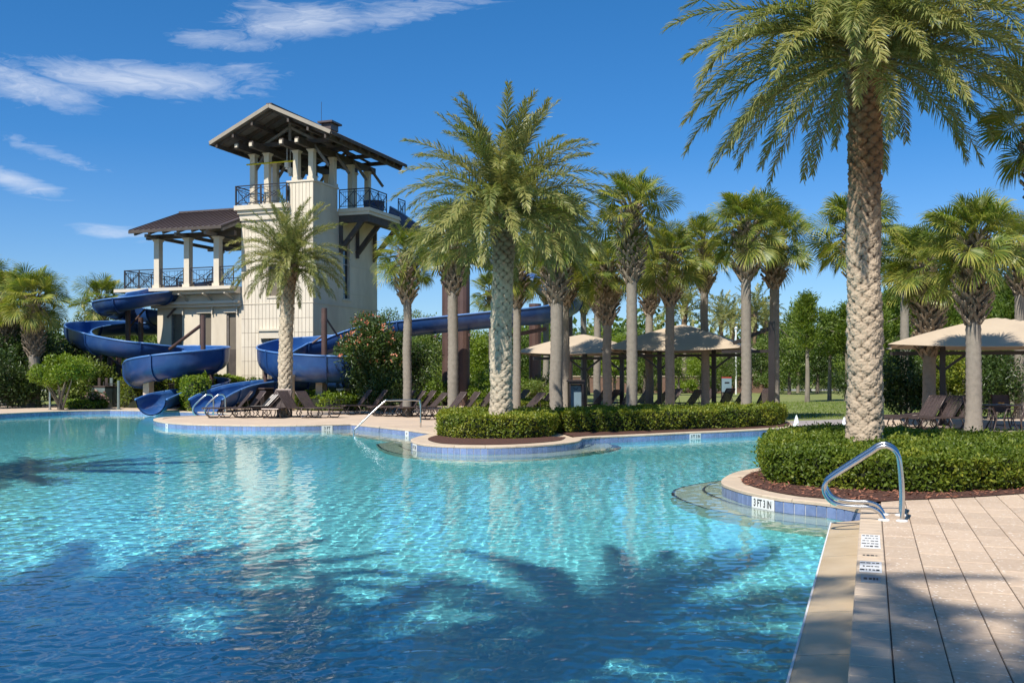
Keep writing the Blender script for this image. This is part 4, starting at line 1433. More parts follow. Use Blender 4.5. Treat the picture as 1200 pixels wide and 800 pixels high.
def fan_leaf_mesh(name, e0, seed=0, pet=.95, R_=.82, nseg=42):
    """costapalmate fan: petiole along +X at elevation e0, blade of split segments with drooping tips"""
    r_ = np.random.default_rng(seed)
    NS = 8
    p = np.zeros(3); pts = [p.copy()]
    for i in range(NS):
        s = (i + .5) / NS
        e = e0 - .45 * s
        p = p + np.array([math.cos(e), 0, math.sin(e)]) * pet / NS
        pts.append(p.copy())
    e = e0 - .55
    T_ = np.array([math.cos(e), 0, math.sin(e)])
    U_ = np.array([-math.sin(e), 0, math.cos(e)])
    S_ = np.array([0, 1.0, 0])
    tw = r_.uniform(-1.0, 1.0)
    U2 = U_ * math.cos(tw) + S_ * math.sin(tw); S2 = S_ * math.cos(tw) - U_ * math.sin(tw)
    V, F, var = [], [], []
    for k in range(nseg):
        a = math.radians(-128 + 256 * k / (nseg - 1)) + r_.normal(0, .02)
        rr_ = R_ * (1 - .22 * (abs(a) / 2.2) ** 2) * r_.uniform(.9, 1.08)
        lift = .28 * abs(math.sin(a)) + .10 + (.05 if k % 2 else -.05)
        D = T_ * math.cos(a) + S2 * math.sin(a) * math.cos(lift) + U2 * math.sin(lift) * .6
        D = D / np.linalg.norm(D)
        base = pts[-1] + T_ * (.18 * max(0, math.cos(a)))
        Wd = np.cross(D, U2); Wd /= np.linalg.norm(Wd)
        fold = U2 * .012
        w1 = 2 * .50 * rr_ * math.radians(256 / nseg) * .44
        mid = base + D * rr_ * .5
        D2 = D + np.array([0, 0, -1.0]) * (.18 + .2 * r_.random()); D2 /= np.linalg.norm(D2)
        m2 = mid + D2 * rr_ * .28
        D3 = D2 + np.array([0, 0, -1.0]) * (.45 + .5 * r_.random()); D3 /= np.linalg.norm(D3)
        tip = m2 + D3 * rr_ * .26
        b = len(V)
        V += [base, mid - Wd * w1 / 2 + fold, mid + Wd * w1 / 2 - fold, m2 - Wd * w1 * .34, m2 + Wd * w1 * .34, tip]
        F += [(b, b + 2, b + 1), (b + 1, b + 2, b + 4), (b + 1, b + 4, b + 3), (b + 3, b + 4, b + 5)]
        vv = r_.uniform(0, .8)
        var += [vv, vv, vv, min(1, vv + .35)]
    mb = MB(); mb.tube([Vector(q) for q in pts] + [Vector(pts[-1] + T_ * .3)], [.03] + [.018] * (NS - 1) + [.015, .005], 4)
    nb_ = len(V)
    for fc in mb.f:
        for k in range(1, len(fc) - 1):
            F.append((fc[0] + nb_, fc[k] + nb_, fc[k + 1] + nb_)); var.append(.8)
    me = np_mesh(name, np.concatenate([np.array(V), np.array(mb.v)]), np.array(F), np.array(var))
    me.materials.append(L['sabal'])
    return me


def boss_trunk(name, h, r0, r1, rows_per_m, ncell, na, nz_, mat, relief=.035, lean=(0, 0), flare=.15, seed=0, split=3.9):
    """trunk covered in diamond leaf bases: geometry relief, not a pattern"""
    r_ = np.random.default_rng(seed)
    nzv = int(h * nz_)
    zz = np.linspace(0, h, nzv + 1)
    th_ = np.linspace(0, 2 * np.pi, na, endpoint=False)
    Z, TH = np.meshgrid(zz, th_, indexing='ij')
    rowf = Z * rows_per_m + .10 * np.sin(TH * 3 + Z * 2)
    up = np.clip((Z - split) / 1.2, 0, 1)                     # upper bases stand out and point upward
    H = np.zeros_like(Z)
    for dk in (0, 1):
        k_ = np.floor(rowf) - dk
        dv = rowf - k_ - 1.0                                    # -1..1 inside a base two rows tall
        jit = np.sin(k_ * 12.9898) * 43758.5
        jit = (jit - np.floor(jit)) * .16
        c = TH / (2 * np.pi) * ncell + .5 * (k_ % 2) + jit
        u = (c - np.floor(c)) * 2 - 1
        hsh = np.sin((np.floor(c) % ncell) * 78.233 + k_ * 37.719) * 43758.5
        hsh = hsh - np.floor(hsh)
        wide = .88 + .20 * hsh
        dvs = (dv + .12) / (.82 + .3 * (hsh - .5))
        q = (np.abs(u) / wide) ** 1.7 + np.abs(dvs) ** 1.5
        low = np.clip(1 - q, 0, 1) ** .38
        lip = np.clip((dvs + 1.0) / 1.9, 0, 1)
        upp = np.clip(1 - q, 0, 1) ** .55 * (.45 + 1.0 * lip)
        H = np.maximum(H, (low * (1 - up) + upp * up) * (.7 + .5 * hsh))
    rad = r0 + (r1 - r0) * Z / h + flare * r0 * np.exp(-Z / .35) + relief * (1 + .5 * up) * H + .008 * r_.normal(size=Z.shape) + .012 * np.sin(Z * 1.7 + TH) + .010 * np.sin(Z * 4.1 + 2 * TH + 1)
    topw = np.clip((Z - (h - .9)) / .9, 0, 1)
    rad = rad * (1 + .22 * np.sin(topw * np.pi))
    cxs = lean[0] * (Z / h) ** 1.5; cys = lean[1] * (Z / h) ** 1.5
    V = np.stack([cxs + rad * np.cos(TH), cys + rad * np.sin(TH), Z], -1).reshape(-1, 3)
    i, j = np.meshgrid(np.arange(nzv), np.arange(na), indexing='ij')
    j2 = (j + 1) % na
    F = np.stack([i * na + j, i * na + j2, (i + 1) * na + j2, (i + 1) * na + j], -1).reshape(-1, 4)
    var = np.clip(1.05 - H * 1.7, 0, 1).reshape(-1)
    me = np_mesh(name, V, F, var, smooth=True)
    me.materials.append(mat)
    return me


def date_set(tag_, L_, npair, lw, ll=.46):
    out = []
    for cls, (e0, dr) in enumerate(((1.36, .70), (1.05, 1.05), (.75, 1.3), (.45, 1.4), (.18, 1.25), (-.15, 1.0))):
        out.append([date_frond_mesh('date_frond', L_, e0 + d_, dr * f_, npair, 31 * cls + k, lw, ll) for k, (d_, f_) in enumerate(((0, 1), (.1, 1.15), (-.1, .88)))])
    return out


DATE_NEAR = date_set('n', 3.2, 120, .021, .42)
DATE_MID = date_set('m', 3.2, 92, .028, .44)
DATE_FAR = date_set('f', 3.2, 30, .075, .5)


def date_palm(label, base, h, r0, r1, nf, sc, fronds, mat, ncell=9, rows=8.5, na=90, nz_=60, relief=.035, lean=(0, 0), seed=0, rz=0.0, group=None, dead=0.0, split=3.9):
    rd = random.Random(seed)
    t = thing('date_palm', label, 'palm tree', base, rz, group)
    link('trunk', boss_trunk('trunk', h, r0, r1, rows, ncell, na, nz_, mat, relief, lean, seed=seed, split=split), None, t)
    mb = MB()                                          # cut petiole stubs under the crown
    for k in range(46):
        a = k * 2.399963
        z = h - .75 + .9 * k / 46
        rr_ = r1 * 1.12
        d = Vector((math.cos(a), math.sin(a), 0))
        c = Vector((lean[0], lean[1], z)) + d * rr_ * .9
        mb.beam(c, c + d * (.12 + .10 * rd.random()) + Vector((0, 0, .26 + .15 * rd.random())), .10, .04, up=d, var=rd.uniform(-.3, .3))
    mb.build('leaf_stubs', T_BOOT, t, kind='stuff')
    for k in range(nf):
        f = k / nf
        a = k * 2.399963 + rd.uniform(-.15, .15)
        cls = min(5, int((f ** 1.0) * 6))
        me = rd.choice(fronds[cls])
        o = link('frond', me, None, t)
        o.location = (lean[0] + .10 * math.cos(a), lean[1] + .10 * math.sin(a), h + .15 - .42 * f)
        o.rotation_euler = (rd.uniform(-.12, .12), rd.uniform(-.1, .1), a)
        s_ = sc * rd.uniform(.88, 1.06) * (1.0 if cls < 5 else .9)
        o.scale = (s_, s_, s_)
    return t


p_ = g(1012, 545)
big = date_palm('tall date palm with a thick scaly trunk rising from the nearest hedge', (6.02, 17.0, 0), 7.15, .265, .215, 128, 1.06, DATE_NEAR, T_DATE, 7, 9.6, 110, 64, .042, (-.06, 0), 3, 1.1)
mid_p = date_palm('broad date palm with a pale rough trunk in the round planter mid pool', (-.30, 26.2, 0), 5.85, .265, .225, 108, .98, DATE_MID, T_DATE2, 7, 9.0, 72, 46, .045, (.10, 0), 11, .4)
left_p = date_palm('slender date palm among the loungers in front of the tower', (-8.75, 38.3, 0), 5.95, .225, .215, 84, .80, DATE_MID, T_DATE2, 7, 7.5, 72, 46, .055, (.22, 0), 23, .9, split=5.0)

FANS = []
for cls, e0 in enumerate((1.45, 1.05, .65, .2, -.3, -.8)):
    FANS.append([fan_leaf_mesh('fan_leaf', e0 + d_, 7 * cls + k, .90 * (1.0 if cls < 5 else .8)) for k, d_ in enumerate((0, .15, -.12, .05, -.2))])

DEADFAN = []
for k in range(2):
    q_ = FANS[5][k].copy(); q_.materials.clear(); q_.materials.append(L['dead']); DEADFAN.append(q_)


def sabal_trunk(h, r0, boots, seed):
    key = (round(h * 2) / 2, round(r0, 2), boots, seed % 3)
    mb = MB()
    r_ = random.Random(seed)
    n = 14
    prof = []
    steps = int(h / .09)
    hb = h - boots
    for i in range(steps + 1):
        z = h * i / steps
        rad = r0 * (1 + .35 * math.exp(-z / .25)) * (1 - .12 * min(z / h, 1)) + (.010 if i % 2 else -.004) * (1 if z < hb else 0) + r_.uniform(-.004, .004)
        prof.append((rad, z))
    V, F = [], []
    wob = [(r_.uniform(-.03, .03), r_.uniform(-.03, .03)) for _ in range(6)]
    for (rad, z) in prof:
        q = z / h * 4.99
        i0 = int(q); f = q - i0
        ox = wob[i0][0] * (1 - f) + wob[i0 + 1][0] * f; oy = wob[i0][1] * (1 - f) + wob[i0 + 1][1] * f
        if z < .01: pass
        for k in range(n):
            a = 2 * math.pi * k / n
            V.append((ox + rad * math.cos(a), oy + rad * math.sin(a), z))
    for i in range(len(prof) - 1):
        for k in range(n):
            l = (k + 1) % n
            F.append((i * n + k, i * n + l, (i + 1) * n + l, (i + 1) * n + k))
    mb.add(V, F)
    me = mb.mesh('trunk', True)
    me.materials.append(T_SABAL)
    bt = MB()
    nb_ = int(42 * boots / 1.2)
    for k in range(nb_):
        a = k * 2.399963
        z = hb - .05 + (boots + .05) * k / nb_
        d = Vector((math.cos(a), math.sin(a), 0)); s = Vector((-d.y, d.x, 0))
        rr_ = r0 * .95
        grow = .13 + .17 * math.sin(min(1, k / nb_ * .9 + .12) * math.pi)
        for q in (-1, 1):                               # split, crossing boots
            c0 = d * rr_ * .85 + s * (q * .10) + Vector((0, 0, z))
            c1 = d * (rr_ + grow * .6) + s * (q * .02) + Vector((0, 0, z + .22))
            c2 = d * (rr_ + grow * 1.25) + s * (-q * .09) + Vector((0, 0, z + .40 + r_.uniform(-.05, .08)))
            v_ = r_.uniform(-.35, .35)
            bt.beam(c0, c1, .085, .045, up=d, var=v_); bt.beam(c1, c2, .06, .034, up=d, var=v_)
    mb2 = bt.mesh('old_leaf_bases')
    mb2.materials.append(T_BOOT)
    return me, mb2


def sabal(label, px, Y, yc, w=.17, nf=34, sc=1.0, boots=1.2, seed=0, group='cabbage palms round the pool', x=None):
    """fan palm; px trunk pixel column, yc crown heart pixel row, Y distance"""
    c = at(px, yc, Y)
    rd = random.Random(seed * 13 + 5)
    t = thing('fan_palm', label, 'palm tree', (c.x, c.y, -.02), rd.uniform(0, 6), group)
    me, bo = sabal_trunk(c.z, w, boots, seed)
    link('trunk', me, None, t)
    link('old_leaf_bases', bo, None, t, kind='stuff')
    for k in range(nf):
        f = k / nf
        a = k * 2.399963 + rd.uniform(-.25, .25)
        cls = min(5, int((f ** 1.1) * 5.15))
        o = link('fan_leaf', rd.choice(FANS[cls]), None, t)
        o.location = (.05 * math.cos(a), .05 * math.sin(a), c.z + .10 - .35 * f)
        o.rotation_euler = (rd.uniform(-.2, .2), rd.uniform(-.15, .15), a)
        s_ = sc * rd.uniform(.82, 1.1) * (1 if cls > 0 else .9)
        o.scale = (s_, s_, s_)
    for k in range(seed % 4):                              # a few dead leaves hang against the trunk
        a = rd.uniform(0, 6.28)
        o = link('dead_leaf', DEADFAN[k % 2], None, t)
        o.location = (.08 * math.cos(a), .08 * math.sin(a), c.z - .35)
        o.rotation_euler = (rd.uniform(-.3, .3), .15, a)
        o.scale = (sc * .85,) * 3
    return t


# trunk column, distance, crown row, trunk radius, leaves, scale, boots length, label
SAB = [
    (477, 38.5, 300, .17, 46, 0.80, 1.80, 'fan palm right of the flowering bush, between two rows of loungers'),
    (531, 37.0, 278, .20, 54, 0.90, 2.10, 'fan palm with a whitish basket weave trunk left of the mid pool date palm'),
    (605, 36.0, 312, .15, 40, 0.76, 1.50, 'short thin fan palm just right of the mid pool date palm trunk'),
    (652, 33.5, 272, .225, 62, 0.90, 2.40, 'stout grey fan palm standing left of the towel cabinet'),
    (663, 38.0, 312, .15, 38, 0.80, 1.50, 'fan palm hidden close behind the stout grey one'),
    (684, 60.0, 338, .19, 40, 0.92, 1.50, 'distant fan palm above the left canopy corner'),
    (700, 46.0, 322, .17, 43, 0.88, 1.70, 'fan palm with a brown trunk behind the left canopy peak'),
    (712, 37.0, 314, .17, 51, 0.80, 2.10, 'fan palm with crossed boots in front of the left canopy'),
    (740, 33.0, 246, .185, 49, 0.90, 2.40, 'tallest fan palm between the two tan canopies, upright crown'),
    (761, 42.0, 312, .17, 46, 0.84, 2.00, 'fan palm rising behind the gap between the two canopies'),
    (785, 36.5, 300, .175, 51, 0.82, 1.80, 'fan palm in front of the middle canopy, left of its peak'),
    (826, 39.0, 288, .16, 46, 0.88, 1.80, 'fan palm piercing the right slope of the middle canopy'),
    (874, 34.0, 266, .18, 57, 0.86, 1.80, 'fan palm with a clean trunk in the long hedge left of the black canopy post'),
    (907, 36.0, 282, .185, 49, 0.90, 1.70, 'fan palm directly behind the black canopy post at the hedge end'),
    (1003, 33.0, 272, .19, 51, 0.98, 1.70, 'fan palm half hidden behind the big scaly trunk'),
    (1088, 31.5, 314, .205, 62, 0.90, 2.80, 'older fan palm with a shaggy trunk left of the right canopy centre'),
    (1141, 26.5, 282, .20, 62, 0.84, 2.20, 'fan palm with a thick pale trunk in front of the right canopy'),
    (1234, 17.5, 132, .19, 54, 0.80, 1.90, 'fan palm at the right picture edge, only its leaf tips in view'),
    (40, 50.0, 350, .27, 57, 1.06, 2.90, 'fan palm at the left edge, the nearer of the pair by the round bush'),
    (6, 52.0, 348, .27, 54, 1.08, 2.90, 'fan palm cut by the left picture edge'),
    (118, 68.0, 352, .22, 40, 1.20, 2.00, 'fan palm behind the big left slide loop'),
    (-18, 60.0, 330, .22, 40, 1.20, 2.00, 'fan palm just outside the left edge with fronds in view'),
    (576, 66.0, 345, .2, 35, 1.04, 1.70, 'far fan palm seen under the mid pool date palm'),
    (640, 62.0, 322, .2, 38, 1.04, 1.70, 'far fan palm behind the upper slide loop'),
    (1060, 45.0, 300, .2, 43, 0.96, 1.70, 'fan palm behind the older shaggy one'),
    (1195, 36.0, 290, .18, 40, 0.88, 1.70, 'fan palm above the right canopy at the picture edge'),
]
for i, (px, Y, yc, w, nf, sc, bt_, lab) in enumerate(SAB):
    sabal(lab, px, Y, yc, w, nf, sc, bt_, i)

# small distant feather palms over the canopies
for i, (px, Y, yc, sc, lab) in enumerate(((845, 120, 372, 1.15, 'small far date palm above the middle canopy slope'), (802, 95, 362, 1.45, 'far date palm behind the middle canopy peak'),
                                      (884, 105, 368, 1.2, 'far date palm between the two right hedge palms'), (858, 112, 376, 1.0, 'smallest far date palm left of the black canopy post'), (897, 118, 376, 1.1, 'far date palm just right of the black post top'))):
    c = at(px, yc, Y)
    date_palm(lab, (c.x, c.y, -.05), c.z, .25, .22, 30, sc, DATE_FAR, T_DATE2, 7, 4, 16, 6, .05, (0, 0), 40 + i, i * 1.3, group='far date palms beyond the canopies')

# palms standing on the deck behind and left of the camera: their crowns shade the near water and the near pavers
def shade_palm(label, sx_, sy_, h, sc, seed, nf=46):
    """a date palm whose crown's shadow falls round ground point sx_, sy_"""
    k = h / math.tan(SUN_EL)
    base = Vector((sx_ - SH.x * k, sy_ - SH.y * k, 0))
    return date_palm(label, base, h, .26, .26, nf, sc, DATE_MID, T_DATE, 8, 6, 24, 14, .05, (0, 0), seed, seed * .7, group='date palms on the deck behind the viewpoint')
# ============================================================ HEDGES, SHRUBS, TREES
for i, (sx_, sy_, h, sc) in enumerate(((-2.6, 5.2, 10.5, 1.1), (.1, 6.9, 12.5, 1.05), (2.0, 3.9, 11.5, 1.0), (-4.9, 7.2, 12.5, 1.1), (4.5, 2.7, 10.5, 1.0), (7.2, 3.7, 10.0, .9), (-10.6, 18.0, 13.0, 1.15))):
    shade_palm('date palm standing on the deck behind the viewpoint, outside the picture', sx_, sy_, h, sc, 60 + i)


def poly_area(p):
    return abs(sum(a[0] * b[1] - b[0] * a[1] for a, b in zip(p, p[1:] + p[:1]))) / 2


def hedge(label, foot, h, leaf=.055, dens=900, mat='hedge', holes=(), seed=0, lump=.035, name='hedge', cat='hedge', base=0.0):
    """clipped hedge: loose shell of small leaves over a dark twiggy core; foot = ground outline"""
    r_ = np.random.default_rng(seed)
    P = [Vector((p[0], p[1], 0)) for p in foot]
    area = sum(a.x * b.y - b.x * a.y for a, b in zip(P, P[1:] + P[:1]))
    if area < 0: P = P[::-1]
    loop = spline(P, 4, closed=True)
    c = sum(loop, Vector()) / len(loop)
    t = thing(name, label, cat, (0, 0, 0))
    pol = [(p.x, p.y) for p in loop]
    xs = np.array([p[0] for p in pol]); ys = np.array([p[1] for p in pol])
    # top leaves
    A = poly_area(pol)
    n = int(A * dens * 1.5)
    bx = (xs.max() - xs.min()) * (ys.max() - ys.min())
    m_ = int(n * bx / A) + 10
    X = r_.uniform(xs.min(), xs.max(), m_); Y = r_.uniform(ys.min(), ys.max(), m_)
    k = inside(pol, X, Y)
    for (hx, hy, hr) in holes: k &= (X - hx) ** 2 + (Y - hy) ** 2 > hr ** 2
    X, Y = X[k], Y[k]

    def lumpf(x, y, z):
        return lump * (np.sin(x * 3.1 + 1.3 * np.sin(y * 2.3)) + np.sin(y * 3.7 + z * 5 + 1.7 * np.sin(x * 1.9)) + .8 * np.sin(x * 9 + y * 7) * np.sin(z * 11 + y * 8))
    Zt = base + h + lumpf(X, Y, 0) - np.abs(r_.normal(0, .035, len(X)))
    C1 = np.stack([X, Y, Zt], 1); N1 = np.tile([[0, 0, 1.0]], (len(X), 1))
    # side leaves
    per = sum((a - b).length for a, b in zip(loop, loop[1:] + loop[:1]))
    ns = int(per * h * dens * 1.6)
    seglen = np.array([(a - b).length for a, b in zip(loop, loop[1:] + loop[:1])])
    pick = r_.choice(len(loop), ns, p=seglen / seglen.sum())
    f = r_.random(ns)
    a = np.array([(p.x, p.y) for p in loop]); b = np.roll(a, -1, 0)
    XY = a[pick] * (1 - f)[:, None] + b[pick] * f[:, None]
    tg = b[pick] - a[pick]; tg /= np.linalg.norm(tg, axis=1, keepdims=True)
    nrm = np.stack([tg[:, 1], -tg[:, 0]], 1)
    z = r_.random(ns) ** .85 * h
    rd_ = h * .12
    inset = np.where(z > h - rd_, rd_ - np.sqrt(np.maximum(rd_ ** 2 - (z - h + rd_) ** 2, 0)), 0) + .04 * np.clip(1 - z / (h * .3), 0, 1)
    off = lumpf(XY[:, 0], XY[:, 1], z) - np.abs(r_.normal(0, .035, ns)) - inset
    XY = XY + nrm * off[:, None]
    C2 = np.stack([XY[:, 0], XY[:, 1], base + z], 1); N2 = np.stack([nrm[:, 0], nrm[:, 1], np.zeros(ns)], 1)
    C = np.concatenate([C1, C2]); N_2 = np.concatenate([N1, N2])
    n = len(C)
    st_ = r_.random(n) < .03                              # stray shoots
    C = C + N_2 * (st_ * r_.uniform(.03, .11, n))[:, None]
    D = norm(N_2 * .55 + rand_unit(n, r_) * .9 + np.array([0, 0, .35]))
    Nn = norm(N_2 + rand_unit(n, r_) * .7)
    ln = leaf * r_.uniform(.55, 1.4, n)
    V, F = leaf_arrays(C - D * ln[:, None] * .4, D, Nn, ln, ln * .5, .22)
    depth = r_.random(n)
    cl = .5 + .5 * np.sin(C[:, 0] * 2.3 + 2 * np.sin(C[:, 1] * 1.7)) * np.sin(C[:, 1] * 2.9 + C[:, 2] * 4)
    link('leaves', np_mesh('leaves', V, F, np.repeat(np.clip(depth * .6 + cl * .4, 0, 1), 2)), L[mat], t, kind='stuff')
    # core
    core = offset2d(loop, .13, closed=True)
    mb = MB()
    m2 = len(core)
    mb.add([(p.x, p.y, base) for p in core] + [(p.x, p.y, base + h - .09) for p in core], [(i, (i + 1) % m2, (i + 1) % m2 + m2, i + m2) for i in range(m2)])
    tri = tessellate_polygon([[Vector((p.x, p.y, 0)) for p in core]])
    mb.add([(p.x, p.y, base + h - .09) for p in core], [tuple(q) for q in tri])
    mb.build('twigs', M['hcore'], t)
    return t


def gp(*pts):
    return [tuple(g(*p))[:2] for p in pts]


hedge('wide clipped hedge on red mulch round the big date palm in the nearest planter',
      gp((895, 560), (903, 566), (950, 571), (1000, 574), (1060, 577.5), (1130, 577.5), (1200, 573), (1300, 566), (1420, 560), (1400, 541), (1300, 538), (1200, 534), (1110, 534), (1070, 529), (1000, 524), (940, 524), (905, 532), (893, 547)),
      .46, .062, 1500, holes=((6.02, 17.0, .36),), seed=1, lump=.026)
hedge('low clipped hedge ringing the mid pool date palm', gp((514, 506.5), (516, 511), (540, 513.6), (580, 514.2), (620, 513.6), (647, 511), (652, 507), (640, 502), (580, 500), (530, 502)), .56, .07, 700, holes=((-.3, 26.2, .36),), seed=2, lump=.03)
hedge('long clipped hedge along the far pool edge below the canopies', gp((656, 506.8), (700, 506.3), (750, 505.2), (850, 502), (900, 499.2), (917, 496.6), (915, 493), (850, 495), (750, 498), (660, 500)), .58, .075, 520, seed=3, lump=.035)
hedge('low hedge strip behind the loungers right of the mid planter', gp((560, 486), (640, 485), (640, 481), (560, 481)), .5, .10, 260, seed=4, lump=.04)
hedge('bright bushy hedge between the two slide exits', gp((212, 480.6), (240, 481), (246, 477), (268, 475), (290, 473), (280, 469), (235, 469), (212, 473)), 1.45, .11, 260, 'bright', seed=5, lump=.08)
hedge('grey green hedge behind the fence left of the slide exit', gp((142, 477), (182, 477), (208, 476), (208, 472), (142, 472)), 1.4, .10, 240, 'hedge', seed=6, lump=.08)
hedge('hedge behind the palm beside the striped lounger', gp((300, 475), (345, 475), (345, 471), (300, 471)), 1.0, .10, 240, 'hedge', seed=7, lump=.08)
hedge('low bright plants in front of the fence left of the flowering bush', gp((350, 480), (400, 481), (420, 480), (420, 476), (350, 476)), .62, .12, 240, 'bright', seed=8, lump=.1)
hedge('hedge behind the fence under the right slide coil', gp((345, 474), (372, 474), (372, 470), (345, 470)), 1.1, .10, 200, 'hedge', seed=9, lump=.08)
hedge('low green border on the lawn edge under the round bush', gp((78, 478.6), (120, 478.4), (122, 475), (82, 475)), .28, .12, 220, 'bright', seed=10, lump=.05)


def shrub(label, px, py, Y, w, h, mat, leaf, n, seed, lift=0.0, name='shrub', cat='shrub', stems=5, flowers=None, depth=None, clumps=26):
    """free growing shrub: clumps of leaves at the ends of branching stems; px, py foot"""
    r_ = np.random.default_rng(seed)
    b = at(px, py, Y); b.z = 0
    t = thing(name, label, cat, b, 0)
    cc = rand_unit(clumps, r_) * (r_.random(clumps) ** .4)[:, None]
    rx, ry, rz = w / 2, (depth or w) / 2, (h - lift) / 2
    cc = cc * np.array([rx * .78, ry * .78, rz * .8]) + np.array([0, 0, lift + rz])
    cr = r_.uniform(.26, .42, clumps) * min(rx, rz * 1.2)
    per = n // clumps
    Cs, Ns, va = [], [], []
    for c, rad in zip(cc, cr):
        d = rand_unit(per, r_)
        q = r_.random(per) ** .35
        Cs.append(c + d * (q * rad)[:, None]); Ns.append(d); va.append(np.clip(r_.random(per) * .7 + r_.uniform(0, .3), 0, 1))
    C = np.concatenate(Cs); N_2 = np.concatenate(Ns); va = np.concatenate(va)
    k = C[:, 2] > .04
    C, N_2, va = C[k], N_2[k], va[k]
    nn = len(C)
    D = norm(N_2 * .7 + rand_unit(nn, r_) * .9)
    V, F = leaf_arrays(C, D, norm(N_2 + rand_unit(nn, r_) * .8 + np.array([0, 0, .4])), leaf * r_.uniform(.7, 1.3, nn), leaf * .42 * r_.uniform(.7, 1.2, nn))
    link('leaves', np_mesh('leaves', V, F, np.repeat(va, 2)), L[mat], t, kind='stuff')
    mb = MB()
    for k in range(stems):
        a = k * 2.4
        e = cc[(k * 5) % clumps]
        mb.tube([(.12 * math.cos(a), .12 * math.sin(a), 0), (e[0] * .4 + .1 * math.cos(a), e[1] * .4, e[2] * .45), tuple(e)], [.05, .04, .015], 6)
    mb.build('stems', M['bark_pale'], t)
    if flowers:
        nf = flowers[1]
        pk = r_.choice(clumps, nf)
        d = rand_unit(nf, r_); d[:, 2] = np.abs(d[:, 2]); d[:, 1] -= .4; d = norm(d)
        fc = cc[pk] + d * cr[pk][:, None] * 1.02
        if flowers[2]: fc = fc[fc[:, 2] > h * .42]
        mbf = MB()
        for c in fc:
            for q in range(5):
                o_ = Vector(r_.normal(0, 1, 3)).normalized()
                s = Vector(r_.normal(0, 1, 3)).cross(o_).normalized()
                r2_ = flowers[3]
                p = Vector(c)
                mbf.add([p, p + (o_ + s * .6) * r2_, p + o_ * r2_ * 1.5, p + (o_ - s * .6) * r2_], [(0, 1, 2, 3)], var=float(r_.random()))
        mbf.build('blossoms', L[flowers[0]], t, kind='stuff')
    return t


shrub('large flowering bush with pink orange blossoms right of the slide coil', 432, 475, 45.0, 3.7, 4.7, 'shrub', .16, 15000, 1, .1, 'flowering_bush', 'bush', flowers=('flower', 190, True, .065), clumps=40)
shrub('dark rounded bush right of the flowering bush', 480, 476, 47.0, 2.9, 3.7, 'shrub', .16, 8000, 2, .1, 'bush', 'bush')
shrub('dark low bush in front of the flowering bush foot', 452, 479, 43.5, 2.6, 1.9, 'shrub', .14, 5200, 3, .0, 'bush', 'bush')
shrub('round bright green bush on bare stems at the left shore', 71, 478, 45.5, 3.35, 2.5, 'bright', .12, 15000, 4, 1.0, 'round_bush', 'bush', clumps=46, stems=7)
shrub('small rose bush with pale pink flowers left of the slide fence', 115, 474, 48.0, 1.3, 1.0, 'shrub', .09, 2200, 5, .1, 'rose_bush', 'bush', flowers=('roseflower', 46, False, .06), clumps=14)
shrub('tall dark shrub at the far left edge', 8, 475, 51.5, 5.0, 3.9, 'shrub', .22, 9000, 6, 0, 'bush', 'bush')
shrub('dark shrub behind the round bright bush', 95, 474, 52, 4.6, 3.4, 'shrub', .22, 8000, 7, 0, 'bush', 'bush')
shrub('dark shrub under the big left slide loop', 135, 473, 58, 4.6, 3.4, 'shrub', .22, 6000, 8, 0, 'bush', 'bush')
shrub('dark shrub under the left slide, behind the hedge', 190, 473, 53.8, 4.0, 2.6, 'shrub', .2, 5000, 9, 0, 'bush', 'bush')
shrub('dark leafy bush between the big trunk and the right canopy post', 1060, 495, 37.0, 2.9, 2.55, 'shrub', .13, 9000, 10, .2, 'bush', 'bush', clumps=34)
shrub('dark bush with lit leaves between the canopy post and pale palm', 1108, 495, 36.2, 1.7, 2.6, 'hedge', .12, 4600, 11, .2, 'bush', 'bush')
shrub('dark bush right of the thick pale fan palm', 1162, 495, 36.0, 2.6, 2.7, 'shrub', .13, 8000, 12, .1, 'bush', 'bush', clumps=34)
for i, (px, Y, w, h, m_, lab) in enumerate(((505, 52, 3.0, 1.4, 'bright', 'bright low bush behind the loungers near the twin brown pillars'), (565, 52, 3.4, 1.2, 'bright', 'bright low bush seen left of the mid pool palm trunk'),
                                     (610, 50, 3.0, 1.5, 'tree', 'leafy bush right of the mid pool palm trunk'), (650, 52, 3.0, 1.6, 'tree', 'leafy bush behind the towel cabinet'), (590, 56, 4.0, 2.0, 'bright', 'bright bush under the elevated slide'),
                                     (1190, 60, 4.0, 1.6, 'shrub', 'bush at the far right edge of the lawn'), (1000, 62, 3.5, 2.2, 'shrub', 'bush on the lawn behind the big trunk'))):
    shrub(lab, px, 474, Y, w, h, m_, .15, 3600, 20 + i, 0, 'bush', 'bush')


for i, (px, Y, w, h, m_, lab) in enumerate(((752, 89, 5, 1.7, 'tree', 'bush hiding the left end of the far brick wall'), (800, 90, 4, 1.3, 'bright', 'bright bush before the far brick wall under the middle canopy'),
                                     (838, 89, 5, 1.9, 'shrub', 'dark bush before the far brick wall beside the slate board'), (905, 90, 6, 2.0, 'tree', 'bush at the right end of the far brick wall'), (950, 98, 7, 2.2, 'shrub', 'dark bush by the road behind the bare pines'), (990, 98, 7, 2.0, 'tree', 'green bush by the road behind the bare pines'))):
    shrub(lab, px, 474, Y, w, h, m_, .22, 2400, 60 + i, 0, 'bush', 'bush')


